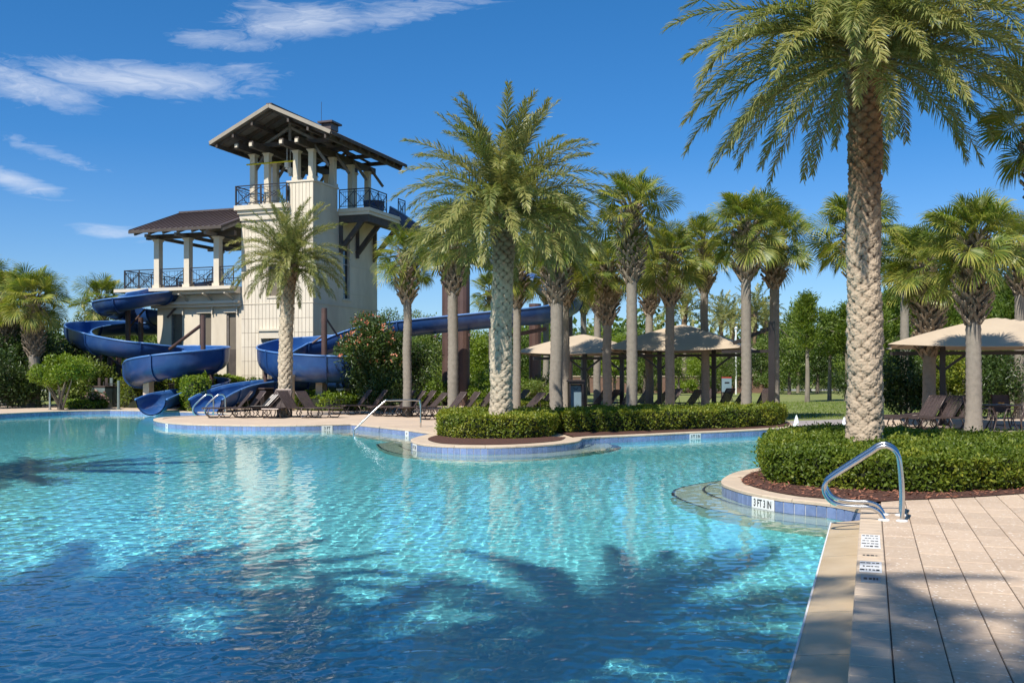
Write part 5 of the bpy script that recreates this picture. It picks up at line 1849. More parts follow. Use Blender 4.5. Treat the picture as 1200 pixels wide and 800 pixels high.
for i, (px, Y, w, h, m_, lab) in enumerate(((28, 49, 3.4, 2.2, 'shrub', 'dark leafy bush between the left edge and the round bush'), (100, 50, 3.0, 2.6, 'tree', 'mid green bush under the left slide, right of the round bush'), (160, 56, 4.4, 2.4, 'tree', 'green bush between the left slide posts'),
                                     (-14, 48, 4, 3.2, 'shrub', 'dark bush cut by the left picture edge'), (300, 48.5, 2.2, 1.5, 'tree', 'green bush below the tower between the slides'), (500, 55, 5.0, 2.6, 'tree', 'bush under the elevated flume left of the twin pillars'))):
    shrub(lab, px, 474, Y, w, h, m_, .16, 4200, 80 + i, 0, 'bush', 'bush')


def strap_plant(label, c, n, l, seed, name='strap_leaf_plant'):
    rd = random.Random(seed)
    t = thing(name, label, 'plant', c)
    mb = MB()
    for k in range(n):
        a = rd.uniform(0, 6.28); e = rd.uniform(.5, 1.4)
        p = Vector((rd.uniform(-.3, .3), rd.uniform(-.15, .15), 0)); V = []
        ll = l * rd.uniform(.6, 1.1)
        s = Vector((-math.sin(a), math.cos(a), 0))
        for q in range(5):
            w_ = .022 * (1 - (q / 4.2) ** 2)
            V += [p - s * w_, p + s * w_]
            p = p + Vector((math.cos(a) * math.cos(e), math.sin(a) * math.cos(e), math.sin(e))) * ll / 4
            e -= .38
        mb.add(V, [(2 * q, 2 * q + 1, 2 * q + 3, 2 * q + 2) for q in range(4)], var=rd.random())
    mb.build('leaves', L['strap'], t, kind='stuff')


strap_plant('spiky strap leaved plant behind the near hedge, right of the big trunk', g(1094, 533.5, 0) + Vector((0, 0, .12)), 80, .62, 1)
strap_plant('second spiky strap leaved plant beside the first behind the near hedge', g(1125, 533, 0) + Vector((0, 0, .08)), 50, .55, 2)
strap_plant('tall strap leaved plant at the foot of the twin brown pillars', Vector((-4.8, 46, 0)), 60, 1.5, 3)


# ---------------------------------------------------- trees
def crown_mesh(name, kind, seed, n=4200):
    r_ = np.random.default_rng(seed)
    Cs, Ds, Ns, va, ls, ws = [], [], [], [], [], []
    if kind == 'pine':
        nb_ = 62
        for k in range(nb_):
            z = r_.random() ** .8
            rad = (1 - z) ** .65 * r_.uniform(.45, 1.0)
            a = r_.uniform(0, 6.28)
            m_ = n // nb_
            f = r_.random(m_) ** .7
            base = np.stack([math.cos(a) * rad * f, math.sin(a) * rad * f, (z * 2 - 1) + .30 * f * (1 - z * .5) + 0 * f], 1)
            sp = r_.normal(0, .085, (m_, 3)) * (0.5 + f[:, None])
            Cs.append(base + sp)
            dd = np.array([math.cos(a), math.sin(a), 1.1])
            Ds.append(norm(dd + r_.normal(0, .8, (m_, 3))))
            Ns.append(rand_unit(m_, r_)); va.append(np.clip(r_.random(m_) * .7 + r_.uniform(0, .4), 0, 1))
            ls.append(r_.uniform(.10, .17, m_)); ws.append(np.full(m_, .035))
    else:
        nc = 44 if kind == 'broad' else 30
        cc = rand_unit(nc, r_) * (r_.random(nc) ** .45)[:, None] * np.array([.78, .78, .78])
        for c in cc:
            rad = r_.uniform(.20, .36)
            m_ = n // nc
            d = rand_unit(m_, r_)
            q = r_.random(m_) ** .4 * rad
            Cs.append(c + d * q[:, None]); Ds.append(norm(d + rand_unit(m_, r_))); Ns.append(norm(d + rand_unit(m_, r_) * .7 + [0, 0, .5]))
            va.append(np.clip(r_.random(m_) * .65 + r_.uniform(0, .35), 0, 1)); ls.append(r_.uniform(.05, .09, m_)); ws.append(r_.uniform(.03, .05, m_))
    C, D, N_2, va, ls, ws = map(np.concatenate, (Cs, Ds, Ns, va, ls, ws))
    V, F = leaf_arrays(C, D, N_2, ls, ws)
    return np_mesh(name, V, F, np.repeat(va, 2))


CR = {}
for kind in ('pine', 'broad', 'open'):
    CR[kind] = [crown_mesh('crown', kind, 5 * i + len(kind), {'pine': 6200, 'broad': 5200, 'open': 3400}[kind]) for i in range(3)]
CRM = {}


def tree(label, px, Y, ytop, ybot, wpx, kind, mat, trunk=.12, bark='bark_pale', name='tree', cat='tree', group=None, seed=0):
    """crown spans pixel rows ytop..ybot and wpx columns at distance Y; trunk to the ground"""
    rd = random.Random(seed)
    top, bot = at(px, ytop, Y).z, at(px, ybot, Y).z
    w = wpx / FPX * Y * (1.25 if kind == 'pine' else 1.15)
    c = at(px, 440, Y)
    t = thing(name, label, cat, (c.x, c.y, -.05), rd.uniform(0, 6.28), group)
    src = CR[kind][seed % 3]
    key = (kind, seed % 3, mat)
    if key not in CRM:
        me = src.copy(); me.materials.append(L[mat]); CRM[key] = me
    o = link('crown', CRM[key], None, t)
    o.location = (0, 0, (top + bot) / 2)
    o.scale = (w / 2, w / 2, (top - bot) / 2)
    mb = MB()
    zt = bot + (top - bot) * (.85 if kind == 'pine' else .5)
    mb.tube([(0, 0, -.1), (rd.uniform(-.05, .05), 0, bot * .6), (rd.uniform(-.1, .1), rd.uniform(-.1, .1), zt)], [trunk * 1.25, trunk, trunk * .35], 8)
    for k in range(7):
        a = k * 2.4; z = bot + (top - bot) * (.05 + .1 * k)
        e = (w * .32 * math.cos(a), w * .32 * math.sin(a), z + (top - bot) * .18)
        mb.tube([(0, 0, z), tuple(np.array(e) * [.5, .5, 1] - [0, 0, .05 * (top - bot)]), e], [trunk * .4, trunk * .28, trunk * .08], 5)
    mb.build('trunk', M[bark], t)
    return t


TR = [
    # px, Y, top, bottom, width, kind, mat, trunk radius, label
    (946, 60, 352, 415, 58, 'pine', 'pine', .13, 'pine with a long bare pale trunk, left of the three on the lawn'),
    (972, 63, 366, 420, 50, 'pine', 'pine', .12, 'middle pine of the three bare trunked ones on the lawn'),
    (992, 62, 362, 425, 54, 'pine', 'pine', .12, 'pine close left of the big scaly trunk'),
    (925, 84, 368, 446, 60, 'broad', 'tree', .15, 'soft grey green tree behind the hedge end'),
    (958, 88, 385, 447, 55, 'broad', 'shrub', .15, 'dark low tree behind the bare pine trunks'),
    (1045, 60, 345, 440, 66, 'pine', 'pine', .16, 'pine above the dark bush right of the big trunk'),
    (1075, 66, 352, 440, 60, 'pine', 'pine', .16, 'pine behind the older shaggy fan palm'),
    (1110, 62, 348, 445, 62, 'pine', 'pine', .16, 'pine behind the right canopy left of the pale palm'),
    (1150, 58, 352, 440, 66, 'pine', 'pine', .16, 'pine above the right canopy'),
    (1186, 56, 340, 436, 64, 'pine', 'pine', .16, 'tall pine at the right picture edge'),
    (1215, 64, 335, 440, 70, 'pine', 'pine', .16, 'pine cut by the right picture edge'),
    (1240, 52, 345, 440, 70, 'pine', 'pine', .16, 'pine just beyond the right picture edge'),
    (1025, 85, 362, 445, 60, 'broad', 'tree', .16, 'mid green tree behind the pines right of the big trunk'),
    (1130, 92, 372, 447, 70, 'broad', 'tree', .16, 'mid green tree far behind the right canopy'),
    (1170, 95, 380, 445, 60, 'broad', 'tree', .16, 'broad tree beyond the lawn at the right'),
    (822, 72, 402, 447, 44, 'broad', 'bright', .10, 'small bright round tree on the lawn under the middle canopy'),
    (847, 76, 408, 450, 40, 'broad', 'tree', .10, 'small green tree right of the bright one under the canopy'),
    (796, 80, 398, 448, 46, 'broad', 'tree', .10, 'green tree under the middle canopy left half'),
    (870, 92, 392, 446, 46, 'broad', 'shrub', .12, 'dark tree between the two right hedge palms'),
    (892, 96, 384, 446, 44, 'broad', 'tree', .12, 'tree behind the black canopy post'),
    (755, 84, 385, 446, 50, 'broad', 'tree', .12, 'green tree seen between the two canopies'),
    (720, 80, 380, 447, 50, 'broad', 'bright', .12, 'bright green tree under the left canopy right half'),
    (690, 82, 372, 446, 52, 'broad', 'tree', .12, 'green tree under the left canopy'),
    (655, 78, 366, 446, 54, 'broad', 'tree', .14, 'green tree behind the stout grey palm'),
    (622, 76, 372, 450, 54, 'broad', 'bright', .12, 'bright tree left of the left canopy'),
    (596, 74, 366, 450, 54, 'broad', 'tree', .14, 'green tree right behind the mid pool palm trunk'),
    (562, 76, 376, 452, 56, 'broad', 'bright', .12, 'bright tree between the twin pillars and the mid pool palm'),
    (512, 78, 358, 450, 56, 'broad', 'tree', .14, 'tree behind the left of the twin brown pillars'),
    (492, 84, 348, 440, 44, 'broad', 'tree', .14, 'tree top showing above the dark bush'),
    (452, 70, 350, 440, 44, 'broad', 'tree', .14, 'tree behind the flowering bush, beside the tower'),
    (538, 90, 372, 446, 60, 'broad', 'shrub', .14, 'dark tree behind the twin pillars'),
    (150, 74, 340, 450, 70, 'broad', 'tree', .2, 'tree behind the upper left slide coil'),
    (108, 70, 352, 455, 60, 'broad', 'shrub', .2, 'dark tree left of the upper slide coil'),
    (185, 84, 352, 450, 60, 'broad', 'tree', .2, 'tree behind the left slide beside the terrace wing'),
    (60, 66, 356, 455, 64, 'broad', 'shrub', .2, 'dark tree behind the nearer left fan palm'),
    (22, 62, 352, 458, 70, 'broad', 'shrub', .2, 'dark tree behind the left edge palms'),
    (-20, 60, 345, 458, 70, 'broad', 'tree', .2, 'tree outside the left picture edge'),
    (82, 62, 392, 462, 50, 'broad', 'shrub', .15, 'small dark tree under the left slide loop'),
    (202, 60, 430, 462, 40, 'broad', 'tree', .1, 'small tree under the left slide by the wing'),
    (1062, 46, 385, 450, 46, 'open', 'pine', .08, 'thin leafy tree between the big trunk and right canopy'),
    (1062, 72, 340, 446, 60, 'pine', 'pine', .15, 'dark pine filling the gap right of the big scaly trunk'),
    (1168, 70, 336, 446, 66, 'pine', 'pine', .15, 'dark pine filling the gap over the right canopy peak'),
    (1028, 58, 358, 444, 52, 'pine', 'pine', .13, 'pine whose crown touches the right side of the big trunk'),
    (935, 92, 362, 446, 60, 'pine', 'pine', .14, 'pine between the hedge end and the bare trunked pines'),
    (740, 100, 378, 446, 60, 'broad', 'tree', .14, 'far tree behind the tallest fan palm'),
    (778, 104, 384, 446, 56, 'broad', 'shrub', .14, 'far dark tree under the middle canopy'),
    (835, 104, 388, 446, 56, 'broad', 'tree', .14, 'far tree behind the small bright trees'),
    (908, 108, 380, 446, 58, 'broad', 'tree', .14, 'far tree at the end of the long hedge'),
    (978, 104, 372, 446, 64, 'broad', 'tree', .14, 'far tree between the bare pine trunks'),
    (1010, 80, 356, 446, 56, 'pine', 'pine', .14, 'pine right of the big scaly trunk, farther back'),
    (1130, 74, 346, 446, 60, 'pine', 'pine', .15, 'pine between the two right fan palms'),
    (1095, 84, 344, 446, 60, 'pine', 'pine', .15, 'farther pine above the right canopy left half'),
    (668, 102, 376, 446, 60, 'broad', 'shrub', .14, 'far dark tree behind the left canopy'),
    (604, 100, 372, 446, 62, 'broad', 'tree', .14, 'far tree right of the mid pool palm'),
    (548, 104, 368, 446, 60, 'broad', 'tree', .14, 'far tree left of the mid pool palm'),
]
for i, (px, Y, yt, yb, w, kind, mat, tr_, lab) in enumerate(TR):
    tree(lab, px, Y, yt, yb, w, kind, mat, tr_, 'bark_pale' if kind == 'pine' else 'bark', 'pine_tree' if kind == 'pine' else 'tree', 'tree',
         'pines beyond the lawn' if kind == 'pine' else 'trees behind the pool area', i)

# distant woods closing the horizon
r_ = np.random.default_rng(99)
n = 60000
X = r_.uniform(-190, 190, n); Yd = r_.uniform(150, 190, n)
Hm = 9.0 + 1.8 * np.sin(X * .11) + 1.5 * np.sin(X * .31 + 1) + 1.2 * np.sin(X * .83 + 2) + .8 * np.sin(X * 2.1)
C = np.stack([X, Yd, r_.random(n) ** .7 * Hm + r_.normal(0, .35, n)], 1)
D = rand_unit(n, r_)
V, F = leaf_arrays(C, D, rand_unit(n, r_) + [0, -.6, .5], r_.uniform(.7, 1.3, n), r_.uniform(.5, .8, n))
cl = np.clip(.5 + .4 * np.sin(X * .4 + 3 * np.sin(X * .07)) + r_.normal(0, .18, n), 0, 1)
link('distant_woods', np_mesh('distant_woods', V, F, np.repeat(cl, 2)), L['tree'], kind='stuff')
MBW = MB()
xs = np.linspace(-195, 195, 80)
hh = 9.0 + 1.8 * np.sin(xs * .11) + 1.5 * np.sin(xs * .31 + 1) + 1.2 * np.sin(xs * .83 + 2) - 1.5
MBW.add([(x, 188, 0) for x in xs] + [(x, 188, z) for x, z in zip(xs, hh)] + [(x, 192, z) for x, z in zip(xs, hh)], [(i, i + 1, i + 81, i + 80) for i in range(79)] + [(i + 80, i + 81, i + 161, i + 160) for i in range(79)])
MBW.build('woods_interior', M['hcore'], bpy.data.objects['distant_woods'], kind='stuff')

# lawn blades where the lawn is seen closest
n = 26000
X = r_.uniform(6, 30, n); Yd = r_.uniform(36.5, 60, n)
ok = ~inside(deck_outer, X, Yd)
X, Yd = X[ok], Yd[ok]; n = len(X)
C = np.stack([X, Yd, np.full(n, -.05)], 1)
D = norm(rand_unit(n, r_) * .5 + [0, 0, 1.0])
V, F = leaf_arrays(C, D, rand_unit(n, r_), r_.uniform(.05, .11, n), np.full(n, .02))
link('grass_blades', np_mesh('grass_blades', V, F, np.repeat(r_.random(n), 2)), L['bright'], kind='stuff')
# ============================================================ SHADE CANOPIES
def canopy(label, ctr, wv, wd, eave, rise, posts, extra=None, group='tan hip shade canopies'):
    t = thing('shade_canopy', label, 'canopy', ctr, GRID, group)
    N = 28
    V, F = [], []
    for i in range(N + 1):
        for j in range(N + 1):
            a, b = i / N * 2 - 1, j / N * 2 - 1
            q = max(abs(a), abs(b))
            p = min(abs(a), abs(b)) / max(q, 1e-6)
            z = eave + rise * (1 - q ** 1.25) - .10 * (1 - p * p) * q * 0 + .16 * p ** 3 * q * q * 0
            z -= .07 * math.sin(q * math.pi) * (1 - p ** 4)            # fabric sags between the hips
            z += -.10 * (1 - p ** 2) * q ** 6 + .0
            sc_ = 1 - .045 * (1 - p ** 2) * q                               # scalloped edge
            V.append((a * wv / 2 * (sc_ if abs(a) >= abs(b) else 1), b * wd / 2 * (sc_ if abs(b) > abs(a) else 1), z))
    for i in range(N):
        for j in range(N):
            F.append((i * (N + 1) + j, (i + 1) * (N + 1) + j, (i + 1) * (N + 1) + j + 1, i * (N + 1) + j + 1))
    mb = MB(); mb.add(V, F)
    o = mb.build('canopy_fabric', M['canvas'], t, smooth=False)
    md = o.modifiers.new('thickness', 'SOLIDIFY'); md.thickness = .012
    for sx_ in (-1, 1):
        for sy_ in (-1, 1):
            mb = MB(); mb.tube([(0, 0, eave + rise - .08), (sx_ * wv / 4, sy_ * wd / 4, eave + rise * .5 - .06), (sx_ * wv / 2, sy_ * wd / 2, eave - .05)], .035, 6)
            mb.build('hip_rib', M['blackpost'], t)
    mb = MB(); mb.beam((-wv / 2 * .97, 0, eave - .24), (wv / 2 * .97, 0, eave - .24), .10, .12); mb.build('beam', M['blackpost'], t)
    for (x, y) in posts:
        mb = MB(); mb.box((x, y, (eave + .3) / 2), (.17, .17, eave + .3)); mb.box((x, y, .03), (.32, .32, .03)); mb.build('post', M['blackpost'], t)
        for s in (-1, 1):
            mb = MB(); mb.beam((x, y, eave - .8), (x + s * .7, y, eave - .26), .06, .08); mb.build('knee_brace', M['blackpost'], t)
    for x in (-wv * .35, wv * .35):
        mb = MB(); mb.beam((x, -wd / 2 * .9, eave - .08), (x, wd / 2 * .9, eave - .08), .06, .08); mb.build('cross_arm', M['blackpost'], t)
    return t


def cgr(px, Y):
    c = at(px, 440, Y); c.z = -.02
    return c


canopy('left tan canopy behind the row of grey palm trunks', cgr(684, 42.5), 4.7, 4.6, 2.55, .78, ((0.05, 0), (1.6, 0.3)))
canopy('middle tan canopy with the highest peak, striped by palm shadow', cgr(800, 40.0), 5.4, 5.0, 2.62, 1.0, ((-.95, .1), (1.2, .3)))
canopy('right tan canopy reaching past the picture edge', cgr(1168, 31.0), 6.4, 4.8, 2.52, .85, ((-1.55, 0), (1.9, .2)))
# black cantilever post right of the middle canopy
th = thing('cantilever_post', 'tall black cantilever post with a diagonal arm at the end of the long hedge', 'post', cgr(904.5, 34.6), GRID)
mb = MB(); mb.box((0, 0, 1.72), (.22, .22, 3.44)); mb.build('post', M['blackpost'], th)
mb = MB(); mb.beam((-.1, .0, 3.2), (-1.35, .25, 2.72), .1, .12); mb.build('diagonal_arm', M['blackpost'], th)
mb = MB(); mb.beam((-.1, .0, 2.42), (-1.75, .3, 2.42), .09, .11); mb.build('lower_arm', M['blackpost'], th)


# ============================================================ LOUNGERS
def lounger_proto(back_deg=52, straps=True):
    t = thing('sun_lounger', None, None)
    r_ = .019
    zs = .36
    # side rails
    hx, hz = .30, zs
    bl = .78
    ba = R(back_deg)
    tipx, tipz = hx + bl * math.cos(ba), hz + bl * math.sin(ba)
    for s in (-1, 1):
        y = s * .31
        mb = MB(); mb.tube([(-1.0, y, zs - .01), (-.96, y, zs + .01), (hx + .35, y, zs)], r_, 6); mb.build('side_rail', M['frame'], t, smooth=True)
        mb = MB(); mb.tube([(hx, y, hz), (tipx - .02, y, tipz - .03), (tipx, y * .92, tipz)], r_, 6); mb.build('back_rail', M['frame'], t, smooth=True)
    for x0 in (-.72, .28):                       # bent U legs: splayed tubes joined by a floor bar
        mb = MB()
        for s in (-1, 1):
            y = s * .31
            mb.tube([(x0 - .06, y, zs), (x0 - .16, y * 1.04, .16), (x0 - .02, y * 1.06, .02), (x0 + .30, y * 1.06, .02), (x0 + .42, y * 1.04, .16), (x0 + .30, y, zs)], r_, 6)
        mb.tube([(x0 + .14, -.33, .02), (x0 + .14, .33, .02)], r_ * .8, 6)
        mb.build('leg', M['frame'], t, smooth=True)
    mb = MB(); mb.tube([(-1.0, -.31, zs - .01), (-1.0, .31, zs - .01)], r_, 6); mb.tube([(tipx, -.29, tipz), (tipx, .29, tipz)], r_, 6); mb.build('cross_bar', M['frame'], t)
    if back_deg > 15:
        mb = MB(); mb.tube([(hx + bl * .55 * math.cos(ba), -.29, hz + bl * .55 * math.sin(ba)), (hx + .34, -.29, zs)], .012, 5)
        mb.tube([(hx + bl * .55 * math.cos(ba), .29, hz + bl * .55 * math.sin(ba)), (hx + .34, .29, zs)], .012, 5); mb.build('back_stay', M['frame'], t)
    # woven seat: crossing straps with gaps
    mb = MB()
    n = 22
    for k in range(n):
        x = -.97 + k * (hx + .94) / (n - 1)
        mb.beam((x, -.30, zs + .008 - .012 * math.sin(k * .3)), (x, .30, zs + .008), .050, .006)
    for k in range(5):
        y = -.24 + k * .12
        mb.beam((-.98, y, zs + .014), (hx - .02, y, zs + .014), .05, .005)
    mb.build('seat_sling', M['sling'], t)
    mb = MB()
    u = Vector((math.cos(ba), 0, math.sin(ba))); nn = Vector((-math.sin(ba), 0, math.cos(ba)))
    for k in range(14):
        p = Vector((hx, 0, hz)) + u * (.04 + k * (bl - .07) / 13) + nn * .008
        mb.beam(p - Vector((0, .29, 0)), p + Vector((0, .29, 0)), .045, .006, up=nn)
    for k in range(5):
        y = -.23 + k * .115
        p = Vector((hx, y, hz)) + nn * .014
        mb.beam(p + u * .01, p + u * (bl - .02), .05, .005, up=nn)
    mb.build('back_sling', M['sling'], t)
    return t


PR = {a: lounger_proto(a) for a in (52, 44, 60, 6)}
_used = set()


def lounger(px, py, head, back, label, group):
    o = PR[back] if back not in _used else copy_tree(PR[back])
    _used.add(back)
    c = g(px, py); c.z = -.018
    o.location = c
    o.rotation_euler = (0, 0, R(head + random.uniform(-3, 3)))
    tag(o, label, 'lounger', group)
    return o


GA, GB, GC, GR = 'loungers round the slender palm', 'loungers in the row left of the mid planter', 'loungers under and near the canopies', 'loungers at the right under the tan canopy'
for a in (
    (270, 488.5, 25, 52, 'lounger at the left end of the group round the slender palm', GA), (285, 488.3, 30, 52, 'second lounger from the left beside the slender palm', GA),
    (302, 488.3, 40, 44, 'lounger with striped towel left of the slender palm trunk', GA), (326, 488.5, 88, 60, 'lounger seen from its foot in front of the slender palm trunk', GA),
    (350, 488.5, 155, 52, 'first lounger right of the slender palm, back raised toward it', GA), (371, 488.3, 155, 52, 'rightmost lounger of the group round the slender palm', GA),
    (412, 484.5, 22, 52, 'left of the two loungers before the flowering bush', GB), (430, 484.8, 22, 52, 'right of the two loungers before the flowering bush', GB),
    (462, 486.5, 24, 52, 'lounger behind the sloping rail, first from the left in its row of four', GB), (474, 486.8, 24, 52, 'second of the four loungers behind the sloping rail', GB),
    (486, 487, 24, 52, 'third of the four loungers behind the sloping rail', GB), (497, 487.5, 24, 44, 'fourth of the four loungers, right behind the rail end', GB),
    (520, 490.5, 22, 52, 'first of three loungers left of the mid planter hedge', GB), (536, 490.5, 22, 52, 'second of three loungers left of the mid planter hedge', GB), (553, 490.5, 22, 52, 'third of three loungers, touching the mid planter hedge', GB),
    (597, 484, 25, 52, 'lounger just right of the mid pool palm trunk', GC), (612, 487.5, 25, 44, 'low tilted lounger between the palm trunk and grey palm', GC), (630, 484, 25, 52, 'lounger left of the stout grey palm', GC),
    (585, 481, 25, 52, 'lounger half hidden behind the mid pool palm trunk', GC),
    (690, 484, 20, 52, 'dark lounger right of the towel cabinet', GC), (704, 484, 20, 52, 'lounger with a navy towel in front of the thin palm', GC), (722, 488.5, 20, 60, 'brown lounger with high back left of the tallest fan palm', GC),
    (762, 484, 20, 44, 'lounger right behind the tallest fan palm', GC), (778, 481, 20, 52, 'lounger between the tallest palm and the middle canopy palm', GC), (800, 484, 20, 52, 'dark lounger right of the middle canopy palm', GC),
    (818, 481, 20, 52, 'lounger in the shade before the dark palm trunk', GC), (840, 484.5, 20, 60, 'black lounger left of the clean trunked hedge palm', GC), (856, 485, 20, 52, 'lounger with a pale edge touching the clean trunked palm', GC),
    (884, 484.5, 20, 60, 'lounger between the clean trunked palm and the black post', GC), (743, 480.5, 20, 52, 'lounger hidden behind the tallest fan palm trunk', GC),
    (1050, 500, 18, 6, 'flat lounger right of the big scaly trunk', GR), (1076, 502, 22, 52, 'first raised lounger right of the flat one', GR), (1098, 502.5, 22, 52, 'middle raised lounger left of the pale palm', GR), (1117, 503, 22, 52, 'raised lounger nearest the pale palm', GR)):
    lounger(*a)

# towels
def towel(label, px, py, head, mat, z=.40):
    c = g(px, py); th = thing('towel', label, 'towel', (c.x, c.y, 0), R(head))
    mb = MB()
    ba = R(44)
    for k in range(9):
        x0 = -.35 + k * .09 if k < 7 else .28 + (k - 7) * .2
    P = [(-.3, 0, .395), (.28, 0, .40), (.28 + .6 * math.cos(ba), 0, .40 + .6 * math.sin(ba)), (.30 + .66 * math.cos(ba), 0, .30 + .6 * math.sin(ba))]
    V = []
    for p in P: V += [(p[0], -.27, p[2] + .01), (p[0], .27, p[2] + .012)]
    for i in range(3):
        for s in range(6):
            y0, y1 = -.27 + s * .09, -.27 + (s + 1) * .09 - (.0)
            a, b = P[i], P[i + 1]
            mb.add([(a[0], y0, a[2] + .02), (b[0], y0, b[2] + .02), (b[0], y1, b[2] + .02), (a[0], y1, a[2] + .02)], [(0, 1, 2, 3)], var=(-.75 if s % 2 else .15) if mat == 'towel' else 0)
    mb.build('cloth', M[mat], th)


towel('striped towel over the lounger left of the slender palm trunk', 302, 488.3, 40, 'towel')
towel('navy towel on the lounger in front of the thin palm', 704, 484, 20, 'navy')


# ============================================================ TABLE AND CHAIRS AT THE RIGHT
def armchair(px, py, head, label):
    c = g(px, py); c.z = -.018
    t = thing('sling_chair', label, 'chair', c, R(head), 'patio chairs at the right table')
    for s in (-1, 1):
        y = s * .28
        mb = MB(); mb.tube([(.30, y, .64), (-.18, y, .66), (-.30, y, .40), (-.22, y, .02), (.28, y, .02), (.36, y, .42), (.46, y, .98)], .018, 6)
        mb.build('side_frame', M['frame'], t, smooth=True)
    mb = MB()
    for k in range(10):
        x = -.26 + k * .06
        mb.beam((x, -.27, .43 - k * .004), (x, .27, .43 - k * .004), .055, .008)
    mb.build('seat_sling', M['sling'], t)
    mb = MB()
    for k in range(12):
        f = k / 11
        mb.beam((.34 + .12 * f, -.27, .44 + .5 * f), (.34 + .12 * f, .27, .44 + .5 * f), .045, .008, up=(1, 0, -.2))
    mb.build('back_sling', M['sling'], t)


armchair(1152, 505, 165, 'patio chair left of the round table, beside the pale palm')
armchair(1196, 507, 20, 'patio chair at the right edge of the table')
armchair(1182, 498, 95, 'patio chair behind the round table')
c = g(1174, 503); c.z = -.018
t = thing('patio_table', 'round dark patio table between the chairs at the right', 'table', c)
mb = MB(); mb.lathe((0, 0, .70), [(.60, 0), (.62, .015), (.60, .03)], 28); mb.build('table_top', M['frame'], t)
for k in range(4):
    a = k * math.pi / 2 + .6
    mb = MB(); mb.tube([(.5 * math.cos(a), .5 * math.sin(a), 0), (.28 * math.cos(a), .28 * math.sin(a), .40), (.48 * math.cos(a), .48 * math.sin(a), .70)], .02, 6); mb.build('leg', M['frame'], t)
t = thing('melon_plate', 'plate with orange fruit slices on the patio table', 'plate', c + Vector((-.05, -.1, .73)))
mb = MB(); mb.lathe((0, 0, 0), [(.08, 0), (.15, .02), (.14, .022), (.07, .008)], 18); mb.build('plate', M['white'], t)
for k in range(5):
    mb = MB(); mb.tube([(.09 * math.cos(k + q * .5) * .9, .09 * math.sin(k + q * .5), .035 + .02 * (q == 1)) for q in range(3)], [.008, .022, .008], 6); mb.build('fruit_slice', M['orange'], t)

# ============================================================ HANDRAILS
def rail_plane(t, origin, pts, r=.0245, name='rail_tube', per=6):
    P = [origin + VD * v + Vector((0, 0, z)) for v, z in pts]
    mb = MB(); mb.tube(spline(P, per), r, 14)
    return mb.build(name, M['steel'], t, smooth=True)


prof = [(0, -.02), (.005, .3), (-.02, .62), (-.06, .735), (-.15, .795), (-.24, .775), (-.33, .71), (-.70, .45), (-.785, .365), (-.79, .28), (-.73, .19), (-.62, .145), (-.45, .135), (-.33, .135), (-.24, .10), (-.19, .03), (-.18, -.02)]
po = g(1057, 610.5)
for k, (off, lab) in enumerate(((0.0, 'nearer of the two polished handrails bent over the pool corner'), (.46, 'farther of the two polished handrails at the pool corner'))):
    th = thing('pool_handrail', lab, 'handrail', (0, 0, 0), 0, 'steel handrails at the near pool corner')
    rail_plane(th, po + UD * off, prof)
    for v in (0, -.18):
        c = po + UD * off + VD * v
        mb = MB(); mb.lathe((c.x, c.y, 0.0015), [(.062, 0), (.060, .010), (.045, .016), (.027, .018)], 20); mb.build('base_flange', M['white'], th)

# sloping grab rail beside the mid planter
th = thing('pool_handrail', 'steel rail sloping into the water left of the mid planter', 'handrail', (0, 0, 0))
a, b = g(493, 499.5), g(414, 508, WATER_Z)
ax = (b - a); ax.z = 0; ln_ = ax.length; ax.normalize()
P = [a + Vector((0, 0, -.02)), a + Vector((0, 0, .55)), a + ax * .03 + Vector((0, 0, .73)), a + ax * .12 + Vector((0, 0, .80)), a + ax * .95 + Vector((0, 0, .80)), a + ax * 1.15 + Vector((0, 0, .74)), a + ax * (ln_ - .12) + Vector((0, 0, .02)), a + ax * (ln_ - .02) + Vector((0, 0, -.12)), a + ax * ln_ + Vector((0, 0, -.46))]
mb = MB(); mb.tube(spline(P, 4), .026, 10); mb.build('rail_tube', M['steel'], th, smooth=True)
# pair of ladder rails by the slide exits
for k, (px, lab) in enumerate(((250, 'left of the two ladder rails by the slide exits'), (264, 'right of the two ladder rails by the slide exits'))):
    th = thing('ladder_rail', lab, 'handrail', (0, 0, 0), 0, 'ladder rails by the slide exits')
    o_ = g(px, 483.2) + Vector((0, 0, 0))
    W_ = [(0, -.1), (0, .55), (-.06, .72), (-.22, .76), (-.36, .68), (-.72, .32), (-.78, .12), (-.70, -.08), (-.50, -.14), (-.34, -.2), (-.28, -.5)]
    P = [o_ + Vector((v, -.25 * v / -.78 if v else 0, z)) for v, z in W_]
    mb = MB(); mb.tube(spline(P, 4), .035, 8); mb.build('rail_tube', M['steel'], th, smooth=True)
for (px, py, h, w, lab) in ((58.5, 479.5, .95, .05, 'pale metal post standing on the left shore deck'), (139, 479.2, 1.35, .07, 'grey green post at the water edge left of the slide exit'), (460, 503.0, .0, .05, '')):
    if not h: continue
    c = g(px, py)
    th = thing('deck_post', lab, 'post', (c.x, c.y, -.02))
    mb = MB(); mb.tube([(0, 0, 0), (0, 0, h)], w, 8); mb.lathe((0, 0, 0), [(w * 1.8, 0), (w * 1.8, .03), (w, .04)], 10); mb.build('post', M['greybox'] if px > 100 else M['steel'], th)


